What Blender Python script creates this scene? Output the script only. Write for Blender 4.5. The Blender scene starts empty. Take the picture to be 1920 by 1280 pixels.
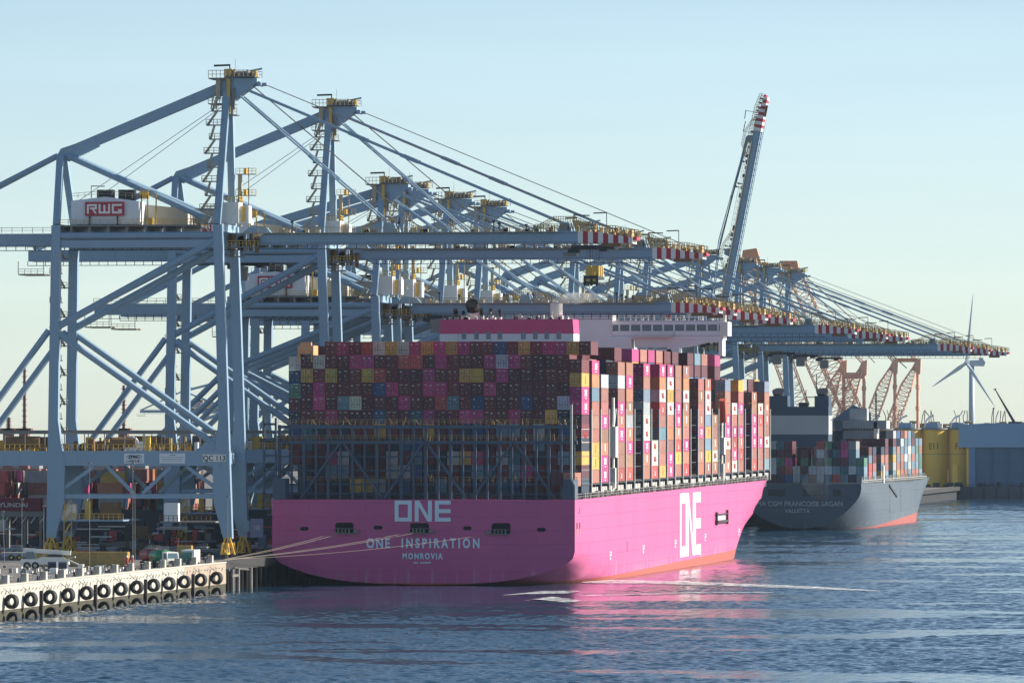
import bpy, math, random
from mathutils import Vector, Matrix
R=math.radians
rnd=random.Random(7)
# ------------------------------------------------------------------ camera, world, sun, exposure
scene=bpy.context.scene
col=scene.collection
CX,CY,CH=223.06,-1371.79,32.35
YAW=R(8.4876)
FPX=12330.0
cam_d=bpy.data.cameras.new('camera'); cam=bpy.data.objects.new('camera',cam_d); col.objects.link(cam)
cam.location=(CX,CY,CH); cam.rotation_euler=(R(90),0,YAW)
cam_d.sensor_width=36; cam_d.lens=FPX/1920*36; cam_d.shift_y=170/1920
cam_d.clip_start=1; cam_d.clip_end=60000
scene.camera=cam
SUN_EL,SUN_AZ=R(27),R(17)          # elevation; azimuth from +X (seaward) towards +Y (away)
sv=Vector((math.cos(SUN_EL)*math.cos(SUN_AZ),math.cos(SUN_EL)*math.sin(SUN_AZ),math.sin(SUN_EL)))
world=bpy.data.worlds.new('World'); scene.world=world; world.use_nodes=True
nt=world.node_tree; bg=nt.nodes['Background']
sky=nt.nodes.new('ShaderNodeTexSky'); sky.sky_type='NISHITA'; sky.sun_disc=False
sky.sun_elevation=SUN_EL; sky.sun_rotation=math.atan2(sv.x,sv.y)
sky.air_density=0.55; sky.dust_density=0.36; sky.ozone_density=1.0; sky.altitude=0
wtc=nt.nodes.new('ShaderNodeTexCoord'); wmp=nt.nodes.new('ShaderNodeMapping'); wmp.inputs['Scale'].default_value=(6,6,95); wmp.inputs['Rotation'].default_value=(0.02,0.03,0)
wns=nt.nodes.new('ShaderNodeTexNoise'); wns.inputs['Scale'].default_value=1.0; wns.inputs['Detail'].default_value=5
wmr=nt.nodes.new('ShaderNodeMapRange'); wmr.inputs['To Min'].default_value=0.90; wmr.inputs['To Max'].default_value=1.09
wmx=nt.nodes.new('ShaderNodeMix'); wmx.data_type='RGBA'; wmx.blend_type='MULTIPLY'; wmx.inputs['Factor'].default_value=1
nt.links.new(wtc.outputs['Generated'],wmp.inputs[0]); nt.links.new(wmp.outputs[0],wns.inputs['Vector']); nt.links.new(wns.outputs['Fac'],wmr.inputs['Value'])
nt.links.new(sky.outputs[0],wmx.inputs['A']); nt.links.new(wmr.outputs[0],wmx.inputs['B']); wt=nt.nodes.new('ShaderNodeMix'); wt.data_type='RGBA'; wt.blend_type='MULTIPLY'; wt.inputs['Factor'].default_value=1; wt.inputs['B'].default_value=(1.07,1.035,0.945,1)
nt.links.new(wmx.outputs['Result'],wt.inputs['A']); nt.links.new(wt.outputs['Result'],bg.inputs[0]); bg.inputs[1].default_value=0.096
sun_d=bpy.data.lights.new('sun','SUN'); sun_d.energy=5.0; sun_d.angle=R(0.53); sun_d.color=(1.0,0.93,0.82)
sun=bpy.data.objects.new('sun',sun_d); col.objects.link(sun)
sun.rotation_euler=sv.to_track_quat('Z','Y').to_euler()
scene.view_settings.view_transform='Standard'; scene.view_settings.look='None'
scene.view_settings.exposure=0.78; scene.view_settings.gamma=1.0; scene.view_settings.use_curve_mapping=False
scene.render.engine='CYCLES'
# ------------------------------------------------------------------ materials
MATS={}
def mat(name,colr,rough=0.5,metal=0.0,var=0.12,scale=0.4,dirt=0.0,dirtcol=(0.10,0.06,0.04),spec=0.5,streak=False):
    if name in MATS: return MATS[name]
    m=bpy.data.materials.new(name); m.use_nodes=True; n=m.node_tree.nodes; l=m.node_tree.links
    b=n['Principled BSDF']; b.inputs['Roughness'].default_value=rough; b.inputs['Metallic'].default_value=metal
    b.inputs['Specular IOR Level'].default_value=spec
    tc=n.new('ShaderNodeTexCoord'); mp=n.new('ShaderNodeMapping'); l.new(tc.outputs['Object'],mp.inputs[0])
    mp.inputs['Scale'].default_value=(1,1,0.25) if streak else (1,1,1)
    ns=n.new('ShaderNodeTexNoise'); ns.inputs['Scale'].default_value=scale; ns.inputs['Detail'].default_value=6; ns.inputs['Roughness'].default_value=0.65
    l.new(mp.outputs[0],ns.inputs['Vector'])
    mx=n.new('ShaderNodeMix'); mx.data_type='RGBA'; mx.blend_type='MIX'
    d=tuple(c*(1-var) for c in colr); u=tuple(min(1,c*(1+var)) for c in colr)
    mx.inputs['A'].default_value=(*d,1); mx.inputs['B'].default_value=(*u,1)
    l.new(ns.outputs['Fac'],mx.inputs['Factor'])
    out=mx.outputs['Result']
    if dirt>0:
        n2=n.new('ShaderNodeTexNoise'); n2.inputs['Scale'].default_value=scale*2.7; n2.inputs['Detail'].default_value=8; n2.inputs['Roughness'].default_value=0.7
        l.new(mp.outputs[0],n2.inputs['Vector'])
        rp=n.new('ShaderNodeValToRGB'); rp.color_ramp.elements[0].position=0.56; rp.color_ramp.elements[1].position=0.72
        rp.color_ramp.elements[1].color=(dirt,dirt,dirt,1); rp.color_ramp.elements[0].color=(0,0,0,1)
        l.new(n2.outputs['Fac'],rp.inputs[0])
        m2=n.new('ShaderNodeMix'); m2.data_type='RGBA'; m2.inputs['B'].default_value=(*dirtcol,1)
        l.new(out,m2.inputs['A']); l.new(rp.outputs[0],m2.inputs['Factor']); out=m2.outputs['Result']
    l.new(out,b.inputs['Base Color'])
    MATS[name]=m; return m
BLUE=mat('crane_paint',(0.245,0.365,0.475),0.42,var=0.10,scale=0.25,dirt=0.25,dirtcol=(0.14,0.12,0.11),streak=True)
YEL=mat('yellow_paint',(0.62,0.40,0.07),0.5,var=0.25,scale=1.0,dirt=0.4)
WHT=mat('white_paint',(0.78,0.76,0.70),0.45,var=0.06,scale=0.6,dirt=0.15,dirtcol=(0.4,0.3,0.2))
GRYW=mat('house_white',(0.70,0.74,0.78),0.5,var=0.05,scale=0.4)
REDP=mat('red_paint',(0.42,0.02,0.045),0.45,var=0.10)
DARK=mat('dark_steel',(0.03,0.032,0.04),0.6,var=0.3,scale=1.0)
GREY=mat('grey_steel',(0.20,0.20,0.19),0.55,var=0.25,scale=1.5,dirt=0.5,dirtcol=(0.16,0.09,0.05))
RAIL=mat('rail_steel',(0.42,0.36,0.25),0.55,var=0.35,scale=1.0)
RUST=mat('rusty_gear',(0.20,0.11,0.05),0.7,var=0.5,scale=0.8)
CABLE=mat('cable',(0.07,0.07,0.075),0.5)
GLASS=mat('window_glass',(0.10,0.16,0.20),0.15,var=0.3,spec=0.9)
PINK=None
NAVY=mat('ship_navy',(0.030,0.048,0.085),0.45,var=0.15,scale=0.3)
LNAVY=mat('lashing_blue',(0.055,0.085,0.13),0.5,var=0.2,scale=0.3)
LIGHTG=mat('light_grey_steel',(0.50,0.50,0.46),0.5,var=0.2,scale=0.8,dirt=0.4,dirtcol=(0.2,0.14,0.1))
RUBBER=mat('rubber',(0.018,0.018,0.02),0.75,var=0.3,scale=2)
TEXTW=mat('letter_white',(0.80,0.80,0.76),0.5,var=0.04)
TEXTB=mat('letter_black',(0.03,0.03,0.035),0.6,var=0.1)
TEXTR=mat('letter_red',(0.45,0.04,0.05),0.6,var=0.1)
ORANGE=mat('orange_paint',(0.68,0.30,0.14),0.55,var=0.25,scale=0.5,dirt=0.3)
SALMON=mat('heavy_crane_hazed',(0.72,0.42,0.29),0.6,var=0.2,scale=0.3)  # orange lightened so the colour itself carries distance haze
YTOWER=mat('yellow_tower_paint',(0.90,0.55,0.07),0.5,var=0.06,scale=0.1)
SHED=mat('shed_blue',(0.23,0.36,0.50),0.5,var=0.05,scale=0.05)
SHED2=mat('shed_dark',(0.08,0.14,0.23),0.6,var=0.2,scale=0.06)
GREENP=mat('green_tank',(0.02,0.22,0.08),0.3,var=0.15)
REDT=mat('red_tank',(0.25,0.02,0.02),0.4,var=0.15)
MARK=mat('container_print',(0.50,0.48,0.46),0.6,var=0.3,scale=3)
ROPE=mat('rope',(0.22,0.19,0.15),0.8)
BUFF=mat('funnel_cream',(0.70,0.68,0.62),0.5,var=0.05)
# hull paint: pink topsides over a red boot-top that rises towards the bow
def hull_paint(name,top,boot,z0,slope,y0=0):
    m=bpy.data.materials.new(name); m.use_nodes=True; n=m.node_tree.nodes; l=m.node_tree.links; b=n['Principled BSDF']
    b.inputs['Roughness'].default_value=0.5; b.inputs['Specular IOR Level'].default_value=0.2
    tc=n.new('ShaderNodeTexCoord'); sp=n.new('ShaderNodeSeparateXYZ'); l.new(tc.outputs['Object'],sp.inputs[0])
    ma=n.new('ShaderNodeMath'); ma.operation='MULTIPLY_ADD'; ma.inputs[1].default_value=-slope; ma.inputs[2].default_value=-z0; l.new(sp.outputs['Y'],ma.inputs[0])
    ad=n.new('ShaderNodeMath'); ad.operation='ADD'; l.new(sp.outputs['Z'],ad.inputs[0]); l.new(ma.outputs[0],ad.inputs[1])
    gt=n.new('ShaderNodeMath'); gt.operation='GREATER_THAN'; gt.inputs[1].default_value=0; l.new(ad.outputs[0],gt.inputs[0])
    mp=n.new('ShaderNodeMapping'); mp.inputs['Scale'].default_value=(0.12,0.12,0.025); l.new(tc.outputs['Object'],mp.inputs[0])
    ns=n.new('ShaderNodeTexNoise'); ns.inputs['Scale'].default_value=1.0; ns.inputs['Detail'].default_value=7; l.new(mp.outputs[0],ns.inputs['Vector'])
    mp3=n.new('ShaderNodeMapping'); mp3.inputs['Scale'].default_value=(1.0,1.0,0.06); l.new(tc.outputs['Object'],mp3.inputs[0])
    n3=n.new('ShaderNodeTexNoise'); n3.inputs['Scale'].default_value=0.8; n3.inputs['Detail'].default_value=6; l.new(mp3.outputs[0],n3.inputs['Vector'])
    def mixc(a,bc,fac):
        x=n.new('ShaderNodeMix'); x.data_type='RGBA'
        if isinstance(a,tuple): x.inputs['A'].default_value=(*a,1)
        else: l.new(a,x.inputs['A'])
        if isinstance(bc,tuple): x.inputs['B'].default_value=(*bc,1)
        else: l.new(bc,x.inputs['B'])
        l.new(fac,x.inputs['Factor']); return x.outputs['Result']
    t=mixc(tuple(c*0.84 for c in top),tuple(min(1,c*1.10) for c in top),ns.outputs['Fac'])
    # scuffs and pale salt streaks just above the boot-top
    mr=n.new('ShaderNodeMapRange'); mr.inputs['From Min'].default_value=0; mr.inputs['From Max'].default_value=3.5; mr.inputs['To Min'].default_value=1; mr.inputs['To Max'].default_value=0
    l.new(ad.outputs[0],mr.inputs['Value'])
    rp=n.new('ShaderNodeValToRGB'); rp.color_ramp.elements[0].position=0.52; rp.color_ramp.elements[1].position=0.7
    l.new(n3.outputs['Fac'],rp.inputs[0])
    mm=n.new('ShaderNodeMath'); mm.operation='MULTIPLY'; l.new(mr.outputs[0],mm.inputs[0]); l.new(rp.outputs[0],mm.inputs[1])
    t=mixc(t,tuple(0.5*c+0.25 for c in top),mm.outputs[0])
    bt=mixc(tuple(c*0.7 for c in boot),boot,n3.outputs['Fac'])
    l.new(mixc(bt,t,gt.outputs[0]),b.inputs['Base Color'])
    # plating seams as very shallow relief
    br=n.new('ShaderNodeTexBrick'); br.inputs['Scale'].default_value=1.0; br.inputs['Brick Width'].default_value=12; br.inputs['Row Height'].default_value=2.9; br.inputs['Mortar Size'].default_value=0.08
    cb=n.new('ShaderNodeCombineXYZ'); sx=n.new('ShaderNodeMath'); sx.operation='ADD'; l.new(sp.outputs['X'],sx.inputs[0]); l.new(sp.outputs['Y'],sx.inputs[1]); l.new(sx.outputs[0],cb.inputs[0]); l.new(sp.outputs['Z'],cb.inputs[1]); l.new(cb.outputs[0],br.inputs['Vector'])
    bp=n.new('ShaderNodeBump'); bp.inputs['Strength'].default_value=0.7; bp.inputs['Distance'].default_value=0.08; bp.invert=True
    l.new(br.outputs['Fac'],bp.inputs['Height']); l.new(bp.outputs[0],b.inputs['Normal'])
    return m
PINK=hull_paint('magenta_hull',(0.56,0.118,0.27),(0.50,0.13,0.10),0.5,0.0066)
CMAH=hull_paint('grey_blue_hull',(0.095,0.12,0.15),(0.42,0.13,0.11),-.3,0.017)
# container paint: colour from the object, corrugation shading and dirt procedural
def cont_mat(name,attr=False):
    m=bpy.data.materials.new(name); m.use_nodes=True; n=m.node_tree.nodes; l=m.node_tree.links; b=n['Principled BSDF']
    b.inputs['Roughness'].default_value=0.5
    if attr:
        a=n.new('ShaderNodeAttribute'); a.attribute_name='paint'; c=a.outputs['Color']
    else:
        a=n.new('ShaderNodeObjectInfo'); c=a.outputs['Color']
    g=n.new('ShaderNodeNewGeometry')
    ns=n.new('ShaderNodeTexNoise'); ns.inputs['Scale'].default_value=0.55; ns.inputs['Detail'].default_value=8; ns.inputs['Roughness'].default_value=0.75; l.new(g.outputs['Position'],ns.inputs['Vector'])
    mr=n.new('ShaderNodeMapRange'); mr.inputs['From Min'].default_value=0.3; mr.inputs['From Max'].default_value=0.7; mr.inputs['To Min'].default_value=0.68; mr.inputs['To Max'].default_value=1.15
    l.new(ns.outputs['Fac'],mr.inputs['Value'])
    mx=n.new('ShaderNodeMix'); mx.data_type='RGBA'; mx.blend_type='MULTIPLY'; mx.inputs['Factor'].default_value=1; l.new(c,mx.inputs['A']); l.new(mr.outputs[0],mx.inputs['B'])
    l.new(mx.outputs['Result'],b.inputs['Base Color'])
    sp=n.new('ShaderNodeSeparateXYZ'); l.new(g.outputs['Position'],sp.inputs[0])
    ad=n.new('ShaderNodeMath'); ad.operation='ADD'; l.new(sp.outputs['X'],ad.inputs[0]); l.new(sp.outputs['Y'],ad.inputs[1])
    mu=n.new('ShaderNodeMath'); mu.operation='MULTIPLY'; mu.inputs[1].default_value=22.4; l.new(ad.outputs[0],mu.inputs[0])
    si=n.new('ShaderNodeMath'); si.operation='SINE'; l.new(mu.outputs[0],si.inputs[0])
    bp=n.new('ShaderNodeBump'); bp.inputs['Strength'].default_value=0.5; bp.inputs['Distance'].default_value=0.03; l.new(si.outputs[0],bp.inputs['Height']); l.new(bp.outputs[0],b.inputs['Normal'])
    return m
CONT=cont_mat('container_paint'); CONTS=cont_mat('container_paint_mass',True)
# ------------------------------------------------------------------ mesh helpers
class MB:
    def __init__(s): s.v=[];s.f=[];s.m=[];s.c=[];s.curc=None
    def _add(s,vs,fs,mi=0):
        o=len(s.v); s.v+=[tuple(p) for p in vs]
        for f in fs: s.f.append(tuple(o+i for i in f)); s.m.append(mi); s.c.append(s.curc)
        return s
    def box(s,x0,x1,y0,y1,z0,z1,mi=0):
        vs=[(x0,y0,z0),(x1,y0,z0),(x1,y1,z0),(x0,y1,z0),(x0,y0,z1),(x1,y0,z1),(x1,y1,z1),(x0,y1,z1)]
        return s._add(vs,[(0,3,2,1),(4,5,6,7),(0,1,5,4),(1,2,6,5),(2,3,7,6),(3,0,4,7)],mi)
    def beam(s,p,q,w,h=None,mi=0,up=(0,0,1),w2=None,h2=None):
        h=h or w; w2=w2 or w; h2=h2 or h
        p=Vector(p);q=Vector(q);d=(q-p).normalized();u=Vector(up)
        if abs(d.dot(u))>0.98: u=Vector((0,1,0))
        a=d.cross(u).normalized(); b=a.cross(d).normalized()
        vs=[]
        for c,ww,hh in ((p,w,h),(q,w2,h2)):
            for i,j in ((-1,-1),(1,-1),(1,1),(-1,1)): vs.append(c+a*(ww/2*i)+b*(hh/2*j))
        return s._add(vs,[(0,3,2,1),(4,5,6,7),(0,1,5,4),(1,2,6,5),(2,3,7,6),(3,0,4,7)],mi)
    def tube(s,p,q,r,n=8,mi=0,r2=None,cap=True):
        r2=r if r2 is None else r2
        p=Vector(p);q=Vector(q);d=(q-p).normalized();u=Vector((0,0,1))
        if abs(d.z)>0.98: u=Vector((0,1,0))
        a=d.cross(u).normalized(); b=a.cross(d).normalized(); vs=[]
        for c,rr in ((p,r),(q,r2)):
            for k in range(n):
                t=2*math.pi*k/n; vs.append(c+a*(rr*math.cos(t))+b*(rr*math.sin(t)))
        fs=[(k,k+n,(k+1)%n+n,(k+1)%n) for k in range(n)]
        if cap: fs+=[tuple(range(n)),tuple(range(2*n-1,n-1,-1))]
        return s._add(vs,fs,mi)
    def path(s,pts,r,n=6,mi=0):
        for a,b in zip(pts[:-1],pts[1:]): s.tube(a,b,r,n,mi)
        return s
    def quad(s,a,b,c,d,mi=0): return s._add([a,b,c,d],[(0,1,2,3)],mi)
    def prism(s,poly,axis,a,b,mi=0):
        # poly: 2D points; axis 'x': (y,z) 'y': (x,z) 'z': (x,y)
        n=len(poly)
        def P(p,t): return {'x':(t,p[0],p[1]),'y':(p[0],t,p[1]),'z':(p[0],p[1],t)}[axis]
        vs=[P(p,a) for p in poly]+[P(p,b) for p in poly]
        fs=[tuple(range(n-1,-1,-1)),tuple(range(n,2*n))]+[(i,(i+1)%n,(i+1)%n+n,i+n) for i in range(n)]
        return s._add(vs,fs,mi)
    def rail(s,pts,h=1.15,step=2.0,w=0.10,mi=0,mid=True):
        # handrail: posts, top rail and knee rail along a polyline
        for a,b in zip(pts[:-1],pts[1:]):
            a=Vector(a);b=Vector(b);L=(b-a).length;k=max(1,int(L/step))
            for i in range(k+1):
                p=a.lerp(b,i/k); s.beam(p,p+Vector((0,0,h)),w,w,mi)
            s.beam(a+Vector((0,0,h)),b+Vector((0,0,h)),w,w,mi)
            if mid: s.beam(a+Vector((0,0,h*.5)),b+Vector((0,0,h*.5)),w*.8,w*.8,mi)
        return s
    def build(s,name,mats,parent=None,loc=None,label=None,kind=None,smooth=False,colour=None):
        me=bpy.data.meshes.new(name); me.from_pydata(s.v,[],s.f)
        if not isinstance(mats,(list,tuple)): mats=[mats]
        for m in mats: me.materials.append(m)
        if len(mats)>1: me.polygons.foreach_set('material_index',s.m)
        if any(c is not None for c in s.c):
            at=me.attributes.new('paint','FLOAT_COLOR','FACE')
            buf=[]
            for c in s.c: buf+=list(c or (1,1,1))+[1.0]
            at.data.foreach_set('color',buf)
        if smooth: me.polygons.foreach_set('use_smooth',[True]*len(me.polygons))
        me.update()
        return link(name,me,parent,loc,label,kind,colour)
def link(name,me,parent=None,loc=None,label=None,kind=None,colour=None):
    o=bpy.data.objects.new(name,me); col.objects.link(o)
    if parent: o.parent=parent
    if loc: o.location=loc
    if label: o['label']=label
    if kind: o['kind']=kind
    if colour: o.color=(*colour,1)
    return o
def tag(o,label,cat,group=None,kind=None):
    o['label']=label; o['category']=cat
    if group: o['group']=group
    if kind: o['kind']=kind
    return o
def thing(name,label,cat,loc=(0,0,0),rz=0,group=None):
    o=bpy.data.objects.new(name,None); col.objects.link(o); o.location=loc; o.rotation_euler=(0,0,rz)
    return tag(o,label,cat,group)
def copy_tree(o,parent=None,skip=()):
    c=o.copy(); col.objects.link(c); c.parent=parent
    for ch in o.children:
        if ch.name.split('.')[0] in skip: continue
        copy_tree(ch,c)
    return c
def at(px,py,d):
    k=(px-960)/FPX; s,c=math.sin(YAW),math.cos(YAW)
    return Vector((CX+(-s+k*c)*d,CY+(c+k*s)*d,CH-(py-810)*d/FPX))
def text_mesh(txt,size,depth=0.0,face='front',sx=1.0,spacing=1.0,align='CENTER',bold=0.0):
    cu=bpy.data.curves.new('lettering','FONT'); cu.body=txt; cu.size=size; cu.extrude=depth; cu.align_x=align; cu.space_character=spacing; cu.offset=bold
    cu.resolution_u=3
    o=bpy.data.objects.new('tmp',cu); me=bpy.data.meshes.new_from_object(o)
    for v in me.vertices:
        x,y,z=v.co
        v.co=(x*sx,-z,y) if face=='front' else (z,x*sx,y)
    bpy.data.objects.remove(o); bpy.data.curves.remove(cu)
    return me
def text(txt,size,mt,parent,loc,face='front',sx=1.0,spacing=1.0,depth=0.02,name='lettering',align='CENTER',label=None,bold=0.0):
    me=text_mesh(txt,size,depth,face,sx,spacing,align,bold); me.materials.append(mt)
    return link(name,me,parent,loc,label)
def block_letters(word,H,W,gap,st,face='front',t=0.05):
    """heavy square-cut letters built from bars; origin at the left bottom"""
    mb=MB(); x=0
    def bar(x0,x1,z0,z1):
        if face=='front': mb.box(x0,x1,-t,0,z0,z1)
        else: mb.box(0,t,x0,x1,z0,z1)
    def diag(x0,z0,x1,z1,w):
        if face=='front': mb.prism([(x0,z0),(x0+w,z0),(x1+w,z1),(x1,z1)],'y',-t*.86,0)
        else: mb.prism([(x0,z0),(x0+w,z0),(x1+w,z1),(x1,z1)],'x',0,t*.86)
    for ch in word:
        w=W
        if ch=='O':
            bar(x,x+st,0,H);bar(x+w-st,x+w,0,H);bar(x+st,x+w-st,0,st);bar(x+st,x+w-st,H-st,H)
        elif ch=='N':
            bar(x,x+st,0,H);bar(x+w-st,x+w,0,H);diag(x+w-st*1.15,0,x+st*.15,H,st)
        elif ch=='E':
            w=W*0.92;bar(x,x+st,0,H)
            for z in (0,H/2-st/2,H-st): bar(x+st,x+w,z,z+st)
        elif ch=='R':
            bar(x,x+st,0,H*.95);bar(x+st,x+w,H-st,H);bar(x+w-st,x+w,H*.45,H-st);bar(x+st*1.6,x+w-st,H*.45,H*.45+st);diag(x+w*.52,H*.45,x+w-st*1.1,0,st*1.1)
        elif ch=='W':
            w=W*1.15;bar(x,x+st,0,H);bar(x+w-st,x+w,0,H);bar(x+st,x+w-st,0,st);bar(x+w/2-st/2,x+w/2+st/2,st,H*.9)
        elif ch=='G':
            bar(x,x+st,0,H);bar(x+st,x+w,0,st);bar(x+st,x+w,H-st,H);bar(x+w-st,x+w,st,H*.45);bar(x+w*.62,x+w-st,H*.45-st,H*.45)
        x+=w+gap
    return mb
# ------------------------------------------------------------------ setting: water, land
def water_mat():
    m=bpy.data.materials.new('harbour_water'); m.use_nodes=True; n=m.node_tree.nodes; l=m.node_tree.links; b=n['Principled BSDF']
    b.inputs['Base Color'].default_value=(0.010,0.040,0.075,1); b.inputs['Roughness'].default_value=0.10; b.inputs['IOR'].default_value=1.33
    g=n.new('ShaderNodeNewGeometry')
    def noise(sc,scale3,det,rough=0.6,dist=0.0):
        mp=n.new('ShaderNodeMapping'); mp.inputs['Scale'].default_value=scale3; l.new(g.outputs['Position'],mp.inputs[0])
        t=n.new('ShaderNodeTexNoise'); t.inputs['Scale'].default_value=sc; t.inputs['Detail'].default_value=det; t.inputs['Roughness'].default_value=rough; t.inputs['Distortion'].default_value=dist
        l.new(mp.outputs[0],t.inputs['Vector']); return t.outputs['Fac']
    w1=noise(0.16,(1,0.55,1),8,0.62)
    w2=noise(1.6,(1,0.7,1),4,0.6)
    slick=noise(0.011,(0.45,1.0,1),5,0.55,0.6)       # wind slicks: long smooth lanes
    rp=n.new('ShaderNodeMapRange'); rp.inputs['From Min'].default_value=0.42; rp.inputs['From Max'].default_value=0.56; rp.inputs['To Min'].default_value=0.35; rp.inputs['To Max'].default_value=1.0; rp.interpolation_type='SMOOTHSTEP'
    l.new(slick,rp.inputs['Value'])
    # sheltered water beside the hull is calmer
    sp=n.new('ShaderNodeSeparateXYZ'); l.new(g.outputs['Position'],sp.inputs[0])
    my=n.new('ShaderNodeMapRange'); my.inputs['From Min'].default_value=-130; my.inputs['From Max'].default_value=-50; my.inputs['To Min'].default_value=1; my.inputs['To Max'].default_value=0.42
    l.new(sp.outputs['Y'],my.inputs['Value'])
    mx_=n.new('ShaderNodeMapRange'); mx_.inputs['From Min'].default_value=60; mx_.inputs['From Max'].default_value=110; mx_.inputs['To Min'].default_value=0; mx_.inputs['To Max'].default_value=1
    l.new(sp.outputs['X'],mx_.inputs['Value'])
    mxx=n.new('ShaderNodeMath'); mxx.operation='MAXIMUM'; l.new(my.outputs[0],mxx.inputs[0]); l.new(mx_.outputs[0],mxx.inputs[1])
    st=n.new('ShaderNodeMath'); st.operation='MULTIPLY'; l.new(rp.outputs[0],st.inputs[0]); l.new(mxx.outputs[0],st.inputs[1])
    add=n.new('ShaderNodeMath'); add.operation='MULTIPLY_ADD'; add.inputs[1].default_value=0.22; l.new(w2,add.inputs[0]); l.new(w1,add.inputs[2])
    bp=n.new('ShaderNodeBump'); bp.inputs['Distance'].default_value=0.12; l.new(add.outputs[0],bp.inputs['Height']); l.new(st.outputs[0],bp.inputs['Strength']); l.new(bp.outputs[0],b.inputs['Normal'])
    return m
WATER=water_mat()
def build_water():
    import numpy as np
    rs=np.random.RandomState(5)
    sn,cs=math.sin(YAW),math.cos(YAW)
    ds=[]; d=800.0
    while d<3450: ds.append(d); d+=0.34+max(0,(d-800))*0.00046
    ds=np.array(ds); nc=380
    u=np.linspace(-0.090,0.090,nc)
    D,U=np.meshgrid(ds,u,indexing='ij')
    Rr=U*D
    X=CX+Rr*cs-D*sn; Y=CY+Rr*sn+D*cs
    def smooth(seed,sx,sy,n=9):
        r=np.random.RandomState(seed); v=np.zeros_like(X)
        for k in range(n):
            f=2**(k*.42); v+=np.sin(X/sx*f+r.uniform(0,6.3)+1.3*np.sin(Y/sy*f*.6+r.uniform(0,6.3)))*np.sin(Y/sy*f+r.uniform(0,6.3)+.8*np.sin(X/sx*f*.7+r.uniform(0,6.3)))/f**.7
        return v
    sl=smooth(11,46,26)
    lane=np.clip((sl+0.75)/0.5,0,1); lane=lane*lane*(3-2*lane)          # 0 in slicks, 1 in ruffled water
    near=np.clip((Y+290)/130,0,1)*np.clip((X+14+ (Y>-50)*60)/14,0,1)*np.clip((75-X)/45,0,1)*np.clip((420-Y)/200,0,1)
    amp=(0.22+0.78*lane)*(1-0.70*near)
    Z=np.zeros_like(X); spacing=np.gradient(ds)[:,None]
    for k in range(56):
        lam=1.15*(4.6/1.15)**(rs.uniform(0,1)**1.15)
        th=R(-62)+rs.normal(0,0.62)
        kx,ky=2*math.pi/lam*math.cos(th),2*math.pi/lam*math.sin(th)
        A=WAVE*lam**0.95*rs.uniform(.5,1.2)
        fade=np.clip((lam/spacing-1.6)/1.6,0,1)
        Z+=A*fade*np.sin(kx*X+ky*Y+rs.uniform(0,6.3))
    Z=Z*amp
    n0,n1=X.shape
    co=np.stack([X,Y,Z],-1).reshape(-1,3).astype(np.float32)
    i=np.arange(n0-1)[:,None]*n1+np.arange(n1-1)[None,:]
    q=np.stack([i,i+1,i+1+n1,i+n1],-1).reshape(-1,4).astype(np.int32)
    base=np.array([(-3000,-2600,-.55),(6000,-2600,-.55),(6000,9000,-.55),(-3000,9000,-.55)],np.float32)
    nb=len(co); co=np.vstack([co,base]); q=np.vstack([q,[[nb,nb+1,nb+2,nb+3]]]).astype(np.int32)
    me=bpy.data.meshes.new('water'); me.vertices.add(len(co)); me.vertices.foreach_set('co',co.ravel())
    me.loops.add(q.size); me.loops.foreach_set('vertex_index',q.ravel())
    me.polygons.add(len(q)); me.polygons.foreach_set('loop_start',np.arange(0,q.size,4,dtype=np.int32)); 
    me.update(calc_edges=True); me.polygons.foreach_set('use_smooth',np.ones(len(q),bool)); me.materials.append(WATER)
    o=link('water',me,kind='structure'); print('water faces',len(q)); return o
WAVE=0.0070
build_water()
CONC=mat('wharf_concrete',(0.42,0.40,0.35),0.85,var=0.10,scale=0.5,dirt=0.75,dirtcol=(0.24,0.18,0.11),streak=True)
CONC2=mat('brown_concrete',(0.34,0.28,0.22),0.9,var=0.25,scale=0.6,dirt=0.5,dirtcol=(0.12,0.09,0.07),streak=True)
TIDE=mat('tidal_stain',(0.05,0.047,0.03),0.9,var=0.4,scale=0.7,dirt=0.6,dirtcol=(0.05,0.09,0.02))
PAVE=mat('terminal_paving',(0.16,0.15,0.14),0.9,var=0.2,scale=0.08,dirt=0.4,dirtcol=(0.09,0.085,0.08))
FARL=mat('far_land',(0.16,0.16,0.14),0.95,var=0.3,scale=0.01)
QX=-31.0
g=MB(); g.box(-3000,-34,-2600,9000,-3,5.6); g.box(-34,-31.6,-2600,-63,-3,5.6); g.build('terminal_ground',PAVE,kind='structure')
g=MB(); g.quad((-34,1826,5.5),(5000,1826,5.5),(5000,9000,5.5),(-34,9000,5.5)); g.build('far_ground',FARL,kind='structure')
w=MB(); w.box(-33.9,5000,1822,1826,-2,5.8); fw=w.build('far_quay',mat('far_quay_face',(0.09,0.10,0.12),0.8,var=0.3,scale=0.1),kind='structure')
# concrete tyre wall of the near wharf
def wharf():
    t=thing('wharf_wall','pale concrete wharf wall hung with black tyres left of the pink ship','wharf',(QX,0,0))
    y=-420.0
    while y<-62:
        y2=min(y+15.0,-62); 
        b=MB(); b.box(-0.6,0,y+0.06,y2-0.06,1.7,5.9); b.build('wall_panel',CONC if y2<-93 else CONC2,t)  # panels nearest the ship use the darker, browner concrete
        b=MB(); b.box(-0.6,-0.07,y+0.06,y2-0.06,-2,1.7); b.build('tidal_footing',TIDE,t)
        y=y2
    b=MB(); b.box(-1.3,0.12,-420,-62,5.9,6.15); b.build('coping',CONC,t)
    b=MB()
    for i,yy in enumerate(range(-418,-66,3)):
        b.tube((0.02,yy+rnd.uniform(-.6,.6),4.6+rnd.uniform(-.4,.4)),(0.25,yy+.1,5.1),0.07,5)
    b.build('wall_bracket',GREY,t,kind='stuff')
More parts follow.
